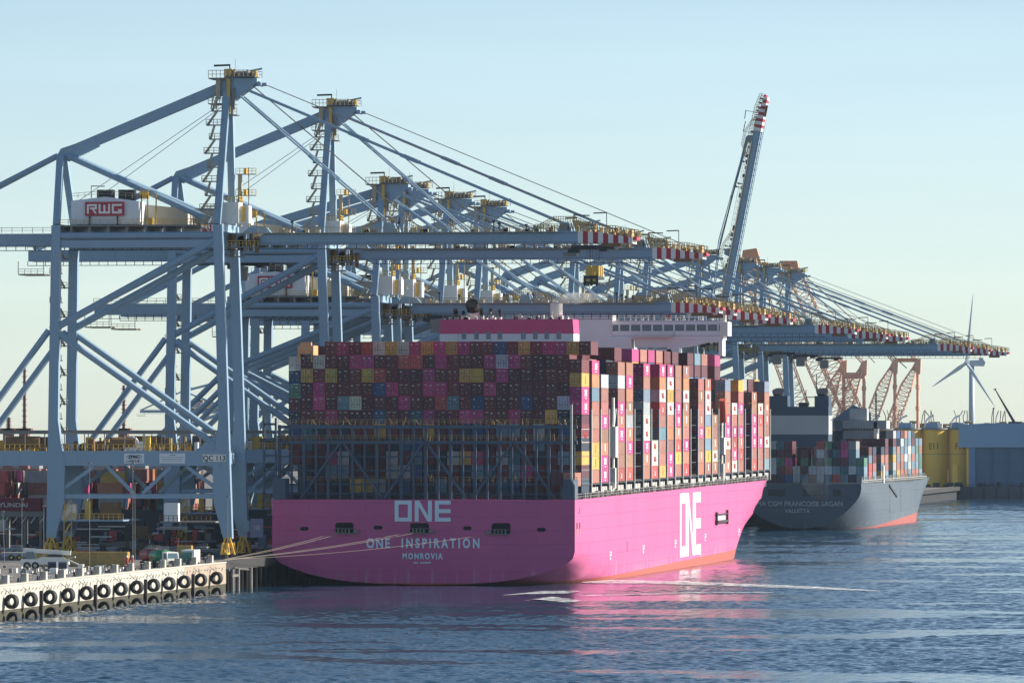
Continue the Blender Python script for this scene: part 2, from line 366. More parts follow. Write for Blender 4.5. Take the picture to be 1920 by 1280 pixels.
wharf()
TY=[-307.9,-292.9,-277.9,-262.9,-247.9,-232.4,-217.3,-201.8,-186.9,-171.5,-157,-141.5,-126.5,-111.6,-95.3,-78.9]
def tyre_mesh(r,rt,w):
    mb=MB(); n=20; prof=[(r-rt*1.1,-w*.38),(r-rt*.25,-w*.5),(r,-w*.36),(r,w*.36),(r-rt*.25,w*.5),(r-rt*1.1,w*.38)]
    vs=[];k=len(prof)
    for i in range(n):
        a=2*math.pi*i/n
        for (rr,yy) in prof: vs.append((rr*math.cos(a),yy,rr*math.sin(a)))
    fs=[]
    for i in range(n):
        for j in range(k): fs.append((i*k+j,i*k+(j+1)%k,((i+1)%n)*k+(j+1)%k,((i+1)%n)*k+j))
    mb._add(vs,fs); return mb
def mesh_of(mb,name,mats,smooth=False):
    o=mb.build(name,mats,smooth=smooth); me=o.data; bpy.data.objects.remove(o); return me
tyre_me=mesh_of(tyre_mesh(1.28,0.54,1.15),'tyre',RUBBER,True)
ch_mb=MB(); ch_mb.tube((0,0,1.1),(-1.15,-1.1,2.4),0.06,5); ch_mb.tube((0,0,1.1),(-1.15,1.1,2.3),0.06,5); chain_me=mesh_of(ch_mb,'chain',GREY)
ordn=['first','second','third','fourth','fifth','sixth','seventh','eighth','ninth','tenth','eleventh','twelfth','thirteenth','fourteenth','fifteenth','sixteenth','seventeenth','eighteenth','nineteenth','twentieth','twenty-first','twenty-second','twenty-third','twenty-fourth','twenty-fifth','twenty-sixth']
for i,yy in enumerate(reversed(TY)):
    o=link('tyre_fender',tyre_me,None,(QX+1.35,yy,3.2)); o.rotation_euler=(R(rnd.uniform(-5,5)),0,R(-20+rnd.uniform(-7,7)))
    tag(o,f'black tyre fender on the wharf wall, upper row, {ordn[i]} from the pink ship','tyre','tyres hung on the wharf wall')
    link('chain',chain_me,o)
    o=link('tyre_fender',tyre_me,None,(QX+1.55,yy+rnd.uniform(-.4,.4),0.0+rnd.uniform(-.15,.2))); o.rotation_euler=(R(rnd.uniform(-9,9)),0,R(-24+rnd.uniform(-10,10)))
    tag(o,f'half sunk black tyre at the waterline, {ordn[i]} from the pink ship','tyre','tyres hung on the wharf wall')
    # dark timber fender pile at every third tyre
    if i%3!=1: continue
    p=MB(); p.box(0,0.55,-0.35,0.35,-2,4.4 if i%3 else 5.2); p.build('fender_pile',mat('tarred_timber',(0.035,0.03,0.028),0.85,var=0.3),None,(QX,yy-2.2 if i%3 else yy+2.3,0))
    tag(bpy.data.objects[-1] if False else col.objects[-1],f'dark fender pile bolted to the wharf wall, {ordn[i]} from the pink ship','pile','fender piles on the wharf wall')
# mooring blocks and bollards on the coping
bm_=MB(); bm_.box(-0.7,0.2,-0.75,0.75,0,1.45,0); bm_.box(-0.9,-0.7,-0.8,0.8,0,1.5,1); block_me=mesh_of(bm_,'block',[CONC,GREY])
bb=MB(); bb.tube((0,-.6,0),(0,-.6,.7),0.24,8); bb.tube((0,.6,0),(0,.6,.7),0.24,8); bb.tube((0,-.95,.62),(0,-.25,.62),0.17,8); bb.tube((0,.25,.62),(0,.95,.62),0.17,8); bb.box(-.5,.5,-1.1,1.1,0,.12); bol_me=mesh_of(bb,'bollard',DARK,False)
for i,yy in enumerate(reversed(TY)):
    o=link('concrete_block',block_me,None,(QX-0.9,yy+6.5,6.15)); tag(o,f'pale concrete block on the wharf edge, {ordn[i]} from the pink ship','block','concrete blocks along the wharf edge')
    o=link('bollard',bol_me,None,(QX-1.0,yy+1.2,6.15)); tag(o,f'black twin bollard on the wharf edge, {ordn[i]} from the pink ship','bollard','bollards along the wharf edge')
f=MB()
for yy in range(-330,-66,15): f.rail([(0,yy,6.1),(0,yy+11,6.1)],1.1,2.2,0.08)
o=f.build('guard_rail',GREY,None,(QX-2.6,0,0)); tag(o,'low grey pipe guard rail behind the wharf edge blocks','railing')
# piled quay under the cranes
q=thing('piled_quay','dark open quay on piles beside the pink ship','quay',(0,0,0))
b=MB(); b.box(-33.99,-33.9,-62.9,1822,-3,5.6); b.build('wall_shade_sheet',mat('quay_shade_colour',(.022,.024,.028),.9,var=.4),q)  # thin sheet over the quay face, shade put into its near-black colour
b=MB(); b.box(-33.9,-32.4,-58,1822,4.2,6.1); b.build('deck_edge',mat('quay_edge_dark',(.028,.028,.03),.8,var=.4),q)  # near-black for the dark fenders and for shade painted along the quay
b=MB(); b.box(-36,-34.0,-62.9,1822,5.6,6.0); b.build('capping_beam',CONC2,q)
pile_me=mesh_of(MB().tube((0,0,-3),(0,0,4.0),0.55,10),'pile',mat('pile_shade_colour',(0.018,0.017,0.016),0.9,var=0.4,spec=.1))  # piles coloured near-black to imitate the shade under the deck
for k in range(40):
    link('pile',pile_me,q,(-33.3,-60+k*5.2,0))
d=MB()
for (px,py) in ((-30.5,-58),(-30.5,-52),(-29.2,-45),(-32.0,-48)):
    d.tube((px,py,-2),(px,py,4.6),0.45,8)
d.beam((-30.5,-59,3.2),(-30.5,-51,3.2),0.5,0.5); d.beam((-29.2,-45,4.2),(-32,-48,4.6),0.4)
o=d.build('mooring_dolphin',[mat('weathered_steel',(0.16,0.15,0.14),0.7,var=0.5,scale=1)]); tag(o,'weathered pile cluster standing in the water at the wharf end','dolphin')
# ------------------------------------------------------------------ STS cranes
G=38.0
def make_crane(label,dz=0.0,outreach=86.2,boom_up=False,detail=True,trolley_x=12.0,group='ship-to-shore cranes along the quay'):
    t=thing('gantry_crane',label,'crane',(0,0,0),0,group)
    zt=68.4+dz; zb=65.8+dz; za=100+dz*1.37; zn=85.4+dz; zd=48.3+dz*0.6
    LY=8.75
    def legx_ws(z): return -2.4*max(0,(z-4))/(72.0+dz)
    for sy in (-1,1):
        y=sy*LY
        for side in (0,1):
            m=MB(); n=[(4,1.9),(11.5,3.7),(19.0,3.7),(23.5,2.9),(29,2.1),(70+dz,1.9)]
            for (z0,w0),(z1,w1) in zip(n[:-1],n[1:]):
                for k_ in (0,):
                    x0=legx_ws(z0) if side==0 else -G+1.1*(z0-4)/66; x1=legx_ws(z1) if side==0 else -G+1.1*(z1-4)/66
                    # outer edge stays straight, inner edge flares
                    s_=-1 if side==0 else 1
                    a0=x0-s_*0.95; b0=a0+s_*w0; a1=x1-s_*0.95; b1=a1+s_*w1
                    pts=[(min(a0,b0),z0),(max(a0,b0),z0),(max(a1,b1),z1),(min(a1,b1),z1)]
                    m.prism(pts,'y',y-0.85,y+0.85)
            m.build('leg',BLUE,t)
            # bogie
            x=0 if side==0 else -G
            b=MB(); b.beam((x,y-3.6,2.6),(x,y+3.6,2.6),0.9,0.9,0)
            for k in (-1,1):
                for e_ in (-1,1): b.beam((x+e_*.5,y+k*3.4-1.7,1.0),(x+e_*.5,y+k*3.4,3.1),.35,.4,0); b.beam((x+e_*.5,y+k*3.4+1.7,1.0),(x+e_*.5,y+k*3.4,3.1),.35,.4,0)
                b.box(x-.7,x+.7,y+k*3.4-1.8,y+k*3.4+1.8,.75,1.15,0)
                for j in (-1.1,1.1): b.tube((x-.35,y+k*3.4+j,.55),(x+.35,y+k*3.4+j,.55),.5,10,1)
            b.beam((x-1.5,y-1,.6),(x-.4,y-1,4.2),.5,.4,0); b.beam((x+1.5,y-1,.6),(x+.4,y-1,4.2),.5,.4,0); b.beam((x-.6,y-1,.6),(x+.2,y-1,4.2),.3,.3,0); b.box(x-1.1,x+1.1,y-1.2,y-.8,2.1,2.5,0); b.box(x-.7,x+.7,y-.7,y+.7,.9,4.2,1)
            b.build('bogie',[YEL,DARK],t)
        m=MB(); m.box(-G-21,0.4 if sy<0 else -.6,y-0.75,y+0.75,19.3,22.4); m.build('portal_beam',BLUE,t)
        m=MB(); m.box(-G+2.4,-2.4,y-0.55,y+0.55,12.4,13.3); m.build('lower_chord',BLUE,t)
        for (xa,za_,xb,zb_) in ((-G+2.0,14.0,-G+9.3,19.2),(-G+12.0,19.2,-G+17.8,13.4),(-G+19.6,13.4,-G+25.8,19.2),(-G+29,19.2,-2.6,14.6)):
            m=MB(); m.beam((xa,y,za_),(xb,y,zb_),0.6,0.75); m.build('truss_brace',BLUE,t)
        m=MB(); m.tube((-G+1.3,y,zd+.3),(-2.9,y,zb+0.9),0.78,10); m.build('diagonal_brace',BLUE,t,smooth=False)
        m=MB(); m.tube((-G+1.3,y,zd-1.0),(-2.0,y,23.2),0.72,10); m.prism([(-7.2,22.4),(-1.2,22.4),(-1.8,26.4)],'y',y-.5,y+.5); m.build('diagonal_brace',BLUE,t)
        m=MB(); m.tube((-G-0.6,y,zd-0.5),(-G-19,y,23.2),0.7,10); m.build('diagonal_brace',BLUE,t)
        m=MB(); m.tube((-G+1.6,y,zt-0.6),(-3.0,y,zt-0.6),0.75,10); m.box(-G+1.6,-3.0,y-.4,y+.4,zb-.6,zb+1.0); m.build('upper_beam',BLUE,t)
        # mast from the leg top to the apex
        m=MB(); m.beam((-2.4,y,70+dz),(-1.7,sy*1.3,za-1.5),1.45,1.5,0,up=(0,1,0)); m.build('mast',BLUE,t)
        m=MB(); m.beam((-G+1.1,y,70+dz),(-G+0.4,sy*1.8,zn-.5),1.4,1.3,0,up=(0,1,0)); m.build('pylon_post',BLUE,t)
        m=MB(); m.tube((-G+1.8,sy*0.9,zn-0.4),(-4.2,sy*7.4,71+dz),0.72,10); m.build('fork_stay',BLUE,t)
        m=MB(); m.tube((-G-0.4,sy*1.0,zn-0.3),(-G-33,sy*2.2,zt+.3),0.5,8); m.build('rear_stay',BLUE,t)
    m=MB(); m.box(-G-.65,-G+.65,-LY+.85,LY-.85,19.3,22.3); m.build('sill_beam',BLUE,t)
    m=MB(); m.box(-G-.65,-G+.65,-LY+.85,LY-.85,5.5,7.6); m.build('sill_beam',BLUE,t)
    m=MB(); m.box(-2.6,-1.6,-LY+.85,LY-.85,19.6,22.0); m.build('sill_beam',BLUE,t)
    for x in (-2.4,-G+1.1):
        m=MB(); m.box(x-.8,x+.8,-LY+.8,LY-.8,68.6+dz,70.2+dz); m.build('cross_beam',BLUE,t)
    m=MB(); m.beam((-G+1.5,0,zn+.2),(-3.2,0,za-.8),1.9,2.1); m.prism([(-G-1.0,zn-1.2),(-G+1.8,zn-1.6),(-G+8.5,zn+1.6),(-G+8.0,zn+3.6),(-G+.3,zn+1.1)],'y',-1.0,1.0); m.build('backstay_beam',BLUE,t)
    # trolley girder (landside)
    m=MB(); m.box(-G-34,2.5,-3.4,-1.2,zb,zt); m.box(-G-34,2.5,1.2,3.4,zb,zt)
    for k in range(0,76,6): m.box(-G-34+k,-G-33.3+k,-1.2,1.2,zt-.9,zt-.2)
    m.build('girder',BLUE,t)
    m=MB(); m.rail([(-G-34,-4.4,zt+.1),(-3,-4.4,zt+.1)],1.15,2.2,0.1); m.build('handrail',RAIL,t,kind='stuff')
    m=MB(); m.beam((-G-34,-3.9,zb-1.0),(2,-3.9,zb-1.0),0.14,0.14)
    k=-G-34
    while k<2: m.beam((k,-3.9,zb-1.0),(k,-3.9,zb),0.13,0.13); k+=2.1
    m.build('festoon_rail',DARK,t,kind='stuff')
    m=MB(); m.box(-G-36,-G-30,-5,5,zb-3.2,zb-2.9); m.rail([(-G-36,-5,zb-2.9),(-G-30,-5,zb-2.9)],1.1,1.5,.1)
    for x in (-G-36,-G-30): m.beam((x,-5,zb-2.9),(x,-5,zb),.15)
    m.build('service_platform',RAIL,t)
    # machinery house
    m=MB(); x0,x1=-G+4.0,-G+18.6; z0,z1=70.2+dz,75.4+dz
    m.prism([(x0,z0),(x1,z0),(x1,z1-.4),((x0+x1)/2,z1+.6),(x0,z1-.2)],'y',-7.6,-1.5,0)
    mh=m.build('machinery_house',[GRYW],t)
    m=MB(); m.prism([(x1-1,z0),(x1+9.2,z0),(x1+9.2,z1-1.8),(x1-1,z1-.8)],'y',-1.4,7.0,0); m.build('electrical_room',[mat('cream_panel',(0.50,0.46,0.38),0.6,var=0.06)],t)
    m=MB()
    for xx in (5.4,7.3,10.0,11.9):
        m=MB(); m.box(x0+xx,x0+xx+1.6,-7,-5.0,z1-.1,z1+2.1,0); m.build('cooling_unit',DARK,mh)
    m=MB(); m.rail([(x0,-7.5,z1+.2),((x0+x1)/2,-7.5,z1+.75),(x1,-7.5,z1+.1)],1.1,1.4,0.09); m.rail([(x1,-7.5,z1+.1),(x1,-1.6,z1+.1)],1.1,1.4,0.09); m.tube((x0+4.2,-7,z1),(x0+4.2,-7,z1+2.9),.1,5); m.beam((x0+4.2,-7,z1+2.9),(x0+7.1,-7,z1+2.8),.22)
    m.build('roof_railing',RAIL,mh,kind='stuff')
    m=MB(); m.box(x0-2,x1+12,-9.2,8.5,z0-.5,z0-.2,0); 
    for xx in range(0,26,4): m.box(x0+xx,x0+xx+.5,-8.8,8,z0-1.7,z0-.5,0)
    m.build('house_deck',[GREY],t)
    m=MB(); m.rail([(x0-2,-9.1,z0-.2),(x1+2,-9.1,z0-.2)],1.15,1.6,0.1); m.rail([(x1+2,-9.1,z0-.2),(x1+12,-9.1,z0-.2),(x1+12,6,z0-.2)],1.15,1.3,0.12); m.build('handrail',YEL,t,kind='stuff')
    m=MB()
    for (fx,fy_) in ((x1+.2,-6.6),(x1+1.5,-6.6),(x1+3.2,-6.0)): m.box(fx,fx+.25,fy_,fy_+.25,z0,z1+1.0)
    m.box(x1+.2,x1+1.7,-6.6,-5.2,z1+.2,z1+1.6); m.box(x1+1.6,x1+2.6,-6.2,-4.4,z0,z0+1.3); m.rail([(x1+.2,-7.4,z1+.8),(x1+2,-7.4,z1+.8)],1.2,.6,.12); m.build('hoist_frame',YEL,t)
    m=MB(); m.box(-3.4,1.4,-4.6,-.4,z0+.2,z0+4.6,0); m.box(1.4,3.4,-3.6,-.4,z0+.2,z0+3.9,0); m.box(1.8,2.6,-3.75,-3.6,z0+.5,z0+3.7,1); m.rail([(-3.4,-4.6,z0+4.6),(1.4,-4.6,z0+4.6),(1.4,-.4,z0+4.6)],1.2,.7,.13,1); m.box(-8,-3.4,-4.4,-.4,z0+.2,z0+3.4,2); m.build('white_cabin',[WHT,YEL,mat('cream_panel',(.5,.46,.38))],t)
    # rwg sign board
    sg=MB(); sg.box(0,8.4,-.25,0,0,2.95); sb=sg.build('sign_board',REDP,mh,(x0+3.1,-7.9,z0+1.75))
    bl=block_letters('RWG',2.0,2.15,0.38,0.42); bl.build('lettering',TEXTW,sb,(0.4,-.25,.48))
    m=MB(); m.box(.8,1.1,-.2,0,-1.9,0); m.box(6.8,7.1,-.2,0,-1.9,0); m.build('bracket',DARK,sb)
    # apex head
    m=MB(); m.box(-3.4,0.2,-1.7,1.7,za-2.6,za+1.2); m.prism([(-.2,za-3.6),(4.8,za+.2),(4.8,za+1.0),(-.2,za+1.2)],'y',-1.9,1.9); m.tube((5.2,-2,za-.1),(5.2,2,za-.1),.5,8); m.beam((3.8,0,za-.2),(6.6,0,za-.2),.9,.7)
    m.build('apex_head',BLUE,t)
    m=MB(); m.box(-5.4,-2,-3,3,za+.9,za+1.15,0); m.box(-1.8,4.6,-3,3,za+1.3,za+1.5,0)
    m.rail([(-5.4,-3,za+1.1),(-2,-3,za+1.1)],1.6,.7,.12,1); m.rail([(-1.8,-3,za+1.5),(5.0,-3,za+1.4)],1.25,.9,.12,1); m.rail([(-1.8,3,za+1.5),(5.0,3,za+1.4)],1.25,.9,.12,1)
    m.box(-2.4,-.6,-1.2,1.2,za+1.0,za+3.1,2); m.box(.3,2.2,-1.4,1.4,za+1.4,za+2.6,1); m.tube((3.4,-.8,za+1.9),(3.4,.8,za+1.9),.55,10,0)
    m.box(-3.9,-3.0,-2.6,-1.6,za-3.4,za+1.0,1); m.rail([(-5.6,-2.2,za-4.2),(-3.2,-2.2,za-4.2),(-.2,-2.2,za-4.2)],1.2,.6,.11,1); m.box(-5.6,-.2,-2.4,2.4,za-4.4,za-4.2,0)
    for (xa,xb) in ((-3.6,-5.0),(-2.8,-4.0)): m.beam((xa,-2.3,za+1),(xb,-2.3,za-5.4),.22,.22,1)
    m.box(-1.6,-.9,-2.4,-1.8,za-6.4,za+1.0,2); m.box(-.4,.1,-2.3,-1.8,za-5.6,za-1,0); m.rail([(-2.6,-2.4,za-6.6),(.6,-2.4,za-6.6)],1.3,.7,.12,2); m.box(-2.6,.6,-2.4,1,za-6.8,za-6.6,0)
    rr=random.Random(31)
    for k in range(14): x=rr.uniform(-1,4.4); m.box(x,x+rr.uniform(.15,.6),rr.uniform(-2.8,-1),rr.uniform(-.9,1),za+1.4,za+rr.uniform(1.7,3.0),rr.choice((0,1,1,2)))
    m.build('apex_platform',[GREY,RAIL,YEL],t)
    m=MB(); m.tube((-1.2,-1,za+2.4),(-1.2,-1,za+4.0),.14,5); m.beam((-4.6,-1,za+3.8),(-1.1,-1,za+3.9),.35,.4); m.build('davit',DARK,t); m=MB(); m.beam((3.2,-1,za+2.6),(5.8,-1,za+3.1),.3,.4); m.build('rope_guide',BLUE,t); m=MB(); m.tube((-.2,0,za+2),(-.2,0,za+5.2),.035,4); m.build('aerial',DARK,t)
    # zigzag stairs: up the front mast, up the rear landside leg
    m=MB(); z=26.0; k=0; xs=-G+1.5
    while z<66+dz:
        xa,xb=(xs-5.2,xs-3.4) if k%2 else (xs-3.9,xs-2.1)
        m.box(min(xa,xb)-.2,max(xa,xb)+.5,LY-1.6,LY-.2,z,z+.22,1); m.rail([(min(xa,xb)-.2,LY-1.6,z+.1),(max(xa,xb)+.5,LY-1.6,z+.1)],1.2,.9,.13,0)
        m.beam((xs-4.9 if k%2 else xs-2.2,LY-1,z),(xs-3.2 if k%2 else xs-3.9,LY-1,z+3.1),.16,.5,0); z+=3.1;k+=1
    m.build('stairway',[RAIL,GREY],t,kind='stuff')
    m=MB(); z=70+dz; k=0
    while z<za-5:
        xc=-2.4+.7*(z-70-dz)/28; yy=-LY+ (LY-1.3)*(z-70-dz)/(za-71.5-dz)
        o_=-1.4-(.9 if k%2 else 0)
        m.box(xc+o_-1.5,xc-.6,yy-.9,yy+.5,z,z+.22,1); m.rail([(xc+o_-1.5,yy-.9,z+.1),(xc-.6,yy-.9,z+.1)],1.2,.8,.13,0)
        m.beam((xc+o_-1.4,yy-.3,z),(xc+o_+.1-(.6 if k%2==0 else -.6),yy-.2,z+3.0),.14,.5,0); z+=3.0;k+=1
    m.build('mast_stairway',[RAIL,GREY],t,kind='stuff')
    m=MB()
    for z in (72,76.5,81):
        z+=dz; m.box(-1.0,3.4,LY-4.2,LY-2.2,z,z+.15,0); m.rail([(-1.0,LY-4.2,z+.1),(3.4,LY-4.2,z+.1)],1.2,.8,.1,1)
        m.box(.7,1.2,LY-3.6,LY-2.6,z,z+1.3,1); m.box(1.6,1.8,LY-3.6,LY-3.4,z-4.5,z+1.5,0)
    m.box(-.6,.2,LY-3.8,LY-3.0,70+dz,81+dz,0); m.build('ladder_tower',[RAIL,YEL],t)
    # portal deck gear
    m=MB(); m.rail([(-G-20,-LY-.6,22.4),(-G-1.2,-LY-.6,22.4)],1.4,1.1,.12); m.rail([(-G+1.2,-LY-.6,22.4),(-8,-LY-.6,22.4)],1.4,1.1,.12); m.build('handrail',YEL,t,kind='stuff')
    m=MB(); m.box(-G-20,-2,-LY+1,LY-1,22.2,22.4,0); 
    m.beam((-G-20,-LY+1.5,26.2),(-3,-LY+1.5,26.2),.25,.45,0); m.beam((-G-20,LY-1.5,26.6),(-3,LY-1.5,26.6),.25,.35,0)
    for k in range(13): m.beam((-G-19+k*4.3,-LY+1.5,22.4),(-G-19+k*4.3,-LY+1.5,26.2),.18,.18,0)
    m.build('portal_frame',[GREY],t)
    rr=random.Random(3)
    m=MB()
    for k in range(56):
        x=rr.uniform(-G-19,-5); yy=rr.uniform(-LY+1.5,LY-2); w_=rr.uniform(.4,1.7); h_=rr.uniform(.7,3.0)
        m.box(x,x+w_,yy,yy+rr.uniform(.5,1.6),22.4,22.4+h_,rr.choice((0,0,1,1,2,3)))
    m.tube((-G-11,-4,24.2),(-G-3.5,-4,24.2),1.3,12,1); m.tube((-G+12,-3,24.2),(-G+17,-3,24.2),1.1,12,1); m.tube((-G+16,-3.4,23.8),(-G+16,-2.6,23.8),1.7,14,3)
    m.build('portal_machinery',[YEL,RUST,DARK,GRYW],t,kind='stuff')
    # low equipment deck between the legs
    m=MB(); m.box(-G+1.4,-G+15.5,-LY-.4,LY,7.6,7.9,0); m.rail([(-G+4,-LY-.4,7.9),(-G+15.5,-LY-.4,7.9)],1.3,1.0,.13,1)
    m.box(-G+2,-G+5.2,-LY,-LY+2,7.9,11.2,2); m.box(-G+7,-G+8.2,-LY+1,-LY+3,7.9,11.8,1); m.box(-G+10,-G+14,-LY+2,-LY+5,7.9,11.5,3)
    m.build('equipment_deck',[BLUE,YEL,WHT,RUST],t)
    m=MB(); m.box(-15,-3,-LY+1.4,LY-1,7.3,7.6,0); m.box(-14,-11,-LY+1,-LY+3,7.6,11.4,2); m.rail([(-15,-LY+1,7.6),(-4,-LY+1,7.6)],1.2,1.0,.12,1); m.build('equipment_deck',[GREY,RUST,GRYW],t)
    m=MB()
    for z in (1.2,3.6,6.0,8.4,10.8): m.beam((-G+3.0,-LY-.5,z-.9),(-G+4.2,-LY-.5,z+1.2),.2,.25)
    m.beam((-G+2.7,-LY-.5,0),(-G+2.9,-LY-.5,12),.16,.16); m.beam((-G+4.3,-LY-.5,0),(-G+4.5,-LY-.5,12),.16,.16); m.build('leg_ladder',YEL,t)
    # boom, built level about its hinge
    B=bpy.data.objects.new('boom',None)
    bx0=3.5; L=outreach-bx0; sx=L-12.8
    m=MB()
    for ya,yb in ((-3.2,-1.3),(1.3,3.2)):
        m.prism([(0.6,-2.5),(sx,-2.5),(sx,0),(3.4,0),(1.5,-1.2)],'y',ya,yb)
    for k in range(3,int(sx),6): m.box(k,k+.7,-1.3,1.3,-1.0,-.3)
    for bx in (29.9,67.1*outreach/86.2): m.prism([(bx-1.5,0),(bx+1.5,0),(bx+.9,1.9),(bx-.9,1.9)],'y',-3.2,-1.3); m.prism([(bx-1.5,0),(bx+1.5,0),(bx+.9,1.9),(bx-.9,1.9)],'y',1.3,3.2)
    boom=m.build('boom',BLUE,t,(bx0,0,zt))
    # striped tip: five white and five red bands, tapering
    for k in range(10):
        xa=sx+k*1.07; xb=xa+1.07; ta=-0.0-1.25*max(0,k-3)/7; tb=-0.0-1.25*max(0,k-2)/7
        m=MB(); m.prism([(xa,-2.5),(xb,-2.5),(xb,tb),(xa,ta)],'y',-3.2,3.2)
        m.build('tip_band',WHT if k%2==0 else REDP,boom)
    m=MB(); m.box(sx+10.7,sx+11.6,-3.4,3.4,-2.6,-1.3,1); m.box(sx+10.8,sx+12.4,-3,3,-1.9,-1.2,0); m.box(sx+5,sx+9,-3.6,-3.25,-3.3,-2.55,2); m.build('tip_bumper',[REDP,WHT,RUST],boom)
    m=MB(); m.box(-1.5,sx-4,-4.5,-3.3,-.2,-.05,0); m.rail([(2,-4.4,0),(sx-6,-4.4,0)],1.15,2.0,.1,0); m.rail([(2,4.4,0),(sx-6,4.4,0)],1.15,2.6,.1,0,False)
    rr=random.Random(17)
    for k in range(34):
        x=rr.uniform(2,sx-6); m.box(x,x+rr.uniform(.3,1.6),-3.1,-2.2,0,rr.uniform(.3,1.0))
    m.build('boom_walkway',RAIL,boom,kind='stuff')
    m=MB()
    m.beam((1,-3.3,-.35),(sx,-3.3,-.35),.12,.12); m.beam((1,-3.3,-2.2),(sx,-3.3,-2.2),.1,.1)
    m.build('cable_tray',mat('tray_blue',(.17,.24,.33),.6,var=.4),boom,kind='stuff')
    m=MB(); m.rail([(sx-9,-3.4,.1),(sx-2,-3.4,.1),(sx+8,-3.4,-.3),(sx+12.5,-3.2,-1.2)],1.4,.55,.14); m.rail([(sx-9,3.4,.1),(sx+12,3.4,-1)],1.4,.8,.14)
    rr=random.Random(5)
    for bx in (29.9,67.1*outreach/86.2):
        m.rail([(bx-6,-3.5,.0),(bx-2.2,-3.5,2.0),(bx+2.2,-3.5,2.0),(bx+7,-3.5,0)],1.1,.45,.13)
    for k in range(22):
        x=rr.uniform(sx-7,sx+11); m.box(x,x+rr.uniform(.15,.5),rr.uniform(-3,1),rr.uniform(1,3),-.3-.9*max(0,(x-sx)/12),rr.uniform(.5,1.5)-.9*max(0,(x-sx)/12))
    m.build('tip_railing',mat('tan_rail',(.40,.29,.12),.6,var=.5,scale=1.5),boom,kind='stuff')
    for x,h in ((sx-11,1.6),(sx-9.2,1.2),(9,2.6),(30.5,2.4),(31.8,2.2),(52,2.4),(53.2,2.0)):
        m=MB(); m.tube((x,-2.5,-.4),(x,-2.5,h),.16,5); m.box(x-.3,x+.3,-2.8,-2.2,h-.5,h); m.build('floodlight',DARK,boom)
    for x,h,l_ in ((sx-1,3.4,3.4),(sx+6,3.9,-2.8)):
        m=MB(); m.tube((x,-2.5,-.4),(x,-2.5,h),.09,5); m.beam((x,-2.5,h),(x+l_,-2.5,h-.1),.22,.25); m.build('lamp_arm',DARK,boom)
    m=MB(); m.beam((2,-3.9,-3.5),(sx+3,-3.9,-3.5),.14,.14); x=2
    while x<sx+3: m.beam((x,-3.9,-3.5),(x,-3.9,-2.5),.13,.13); x+=2.1
    m.build('festoon_rail',DARK,boom,kind='stuff')
    if boom_up:
        boom.rotation_euler=(0,-R(79),0)
    # hinge gear at the leg
    m=MB(); m.box(-1.4,5.5,-4.2,-3.4,zb-.6,zb-.3,0); m.rail([(-1,-4.3,zb-.3),(5.5,-4.3,zb-.3)],1.2,.8,.12,1)
    rr=random.Random(9)
    for k in range(20): 
        x=rr.uniform(-1.2,5.5); m.box(x,x+rr.uniform(.2,.9),-3.9,-3.2,zb+rr.uniform(-1.8,1.2),zb+rr.uniform(1.2,2.6),rr.choice((0,2,2)))
    m.box(-1.4,2.6,-3.9,-3.5,zb-2.6,zb-2.3,0); m.rail([(-1.4,-3.9,zb-2.3),(2.6,-3.9,zb-2.3)],1.2,.8,.12,0); m.box(-.9,.2,-3,1,zb-2.3,zb-.7,0); m.prism([(2,zt),(8,zt),(7,zt+1.2),(4,zt+1.6)],'y',-3.3,-1.2,3); m.build('hinge_gear',[GREY,YEL,RUST,BLUE],t)
    # stays
    bxs=(29.9+bx0,67.1*outreach/86.2+bx0)
    def P(x,z):
        if not boom_up: return (x,z)
        a=R(79); dx,dz_=x-bx0,z-zt
        return (bx0+dx*math.cos(a)-dz_*math.sin(a),zt+dx*math.sin(a)+dz_*math.cos(a))
    if not boom_up:
        for sy in (-1,1):
            m=MB(); m.tube((1.2,sy*2.6,za-2.6),(bxs[0],sy*3.0,zt+1.4),.22,6); 
            for f_ in (.48,.62): 
                c=Vector((1.2,sy*2.6,za-2.6)).lerp(Vector((bxs[0],sy*3.0,zt+1.4)),f_); dd=(Vector((bxs[0],sy*3.0,zt+1.4))-Vector((1.2,sy*2.6,za-2.6))).normalized(); m.tube(c-dd*.7,c+dd*.7,.36,6)
            m.build('inner_stay',BLUE,t)
            m=MB(); p0=Vector((1.4,sy*1.5,za-.9)); p1=Vector((bxs[1],sy*2.2,zt+1.5)); m.beam(p0,p1,.38,.52)
            for f_ in (.36,.52): c=p0.lerp(p1,f_); dd=(p1-p0).normalized(); m.beam(c-dd*2.0,c+dd*2.0,.5,.78)
            m.build('outer_stay',BLUE,t)
        m=MB()
        for yy in (-1,-.3,.5,1.1): m.tube((5.2,yy,za+.2),(outreach-6,yy,zt+.8),.07,4)
        for yy in (-.8,.8): m.tube((3,yy,za),(bxs[0]+6,yy,zt+1),.06,4)
        m.build('hoist_rope',CABLE,t)
    else:
        pm=P(bxs[0],zt+1.4); pn=P(bxs[1],zt+1.5)
        m=MB()
        for sy in (-1,1):
            m.tube((pn[0]-.3,sy*2.2,pn[1]),(pm[0]-2.5,sy*2.2,pm[1]+4),.2,6); m.tube((pm[0]-2.5,sy*2.2,pm[1]+4),(pm[0]-4.5,sy*2,pm[1]-14),.2,6)
            m.tube((pm[0]-4.5,sy*2.0,pm[1]-14),(1.5,sy*1.4,za-2),.2,6)
        m.build('folded_stay',BLUE,t)
        m=MB()
        for k in range(5): m.tube((4.5,-1+.5*k,za+.3),(pn[0]-.6,-1+.5*k,pn[1]+1-k*.3),.07,4)
        m.build('hoist_rope',CABLE,t)
    m=MB(); m.tube((-G+2,-1,74+dz),(-2.6,-1,za-4),.06,4); m.tube((-G+5,1,74+dz),(-2.2,1,za-4),.06,4); m.build('hoist_rope',CABLE,t)
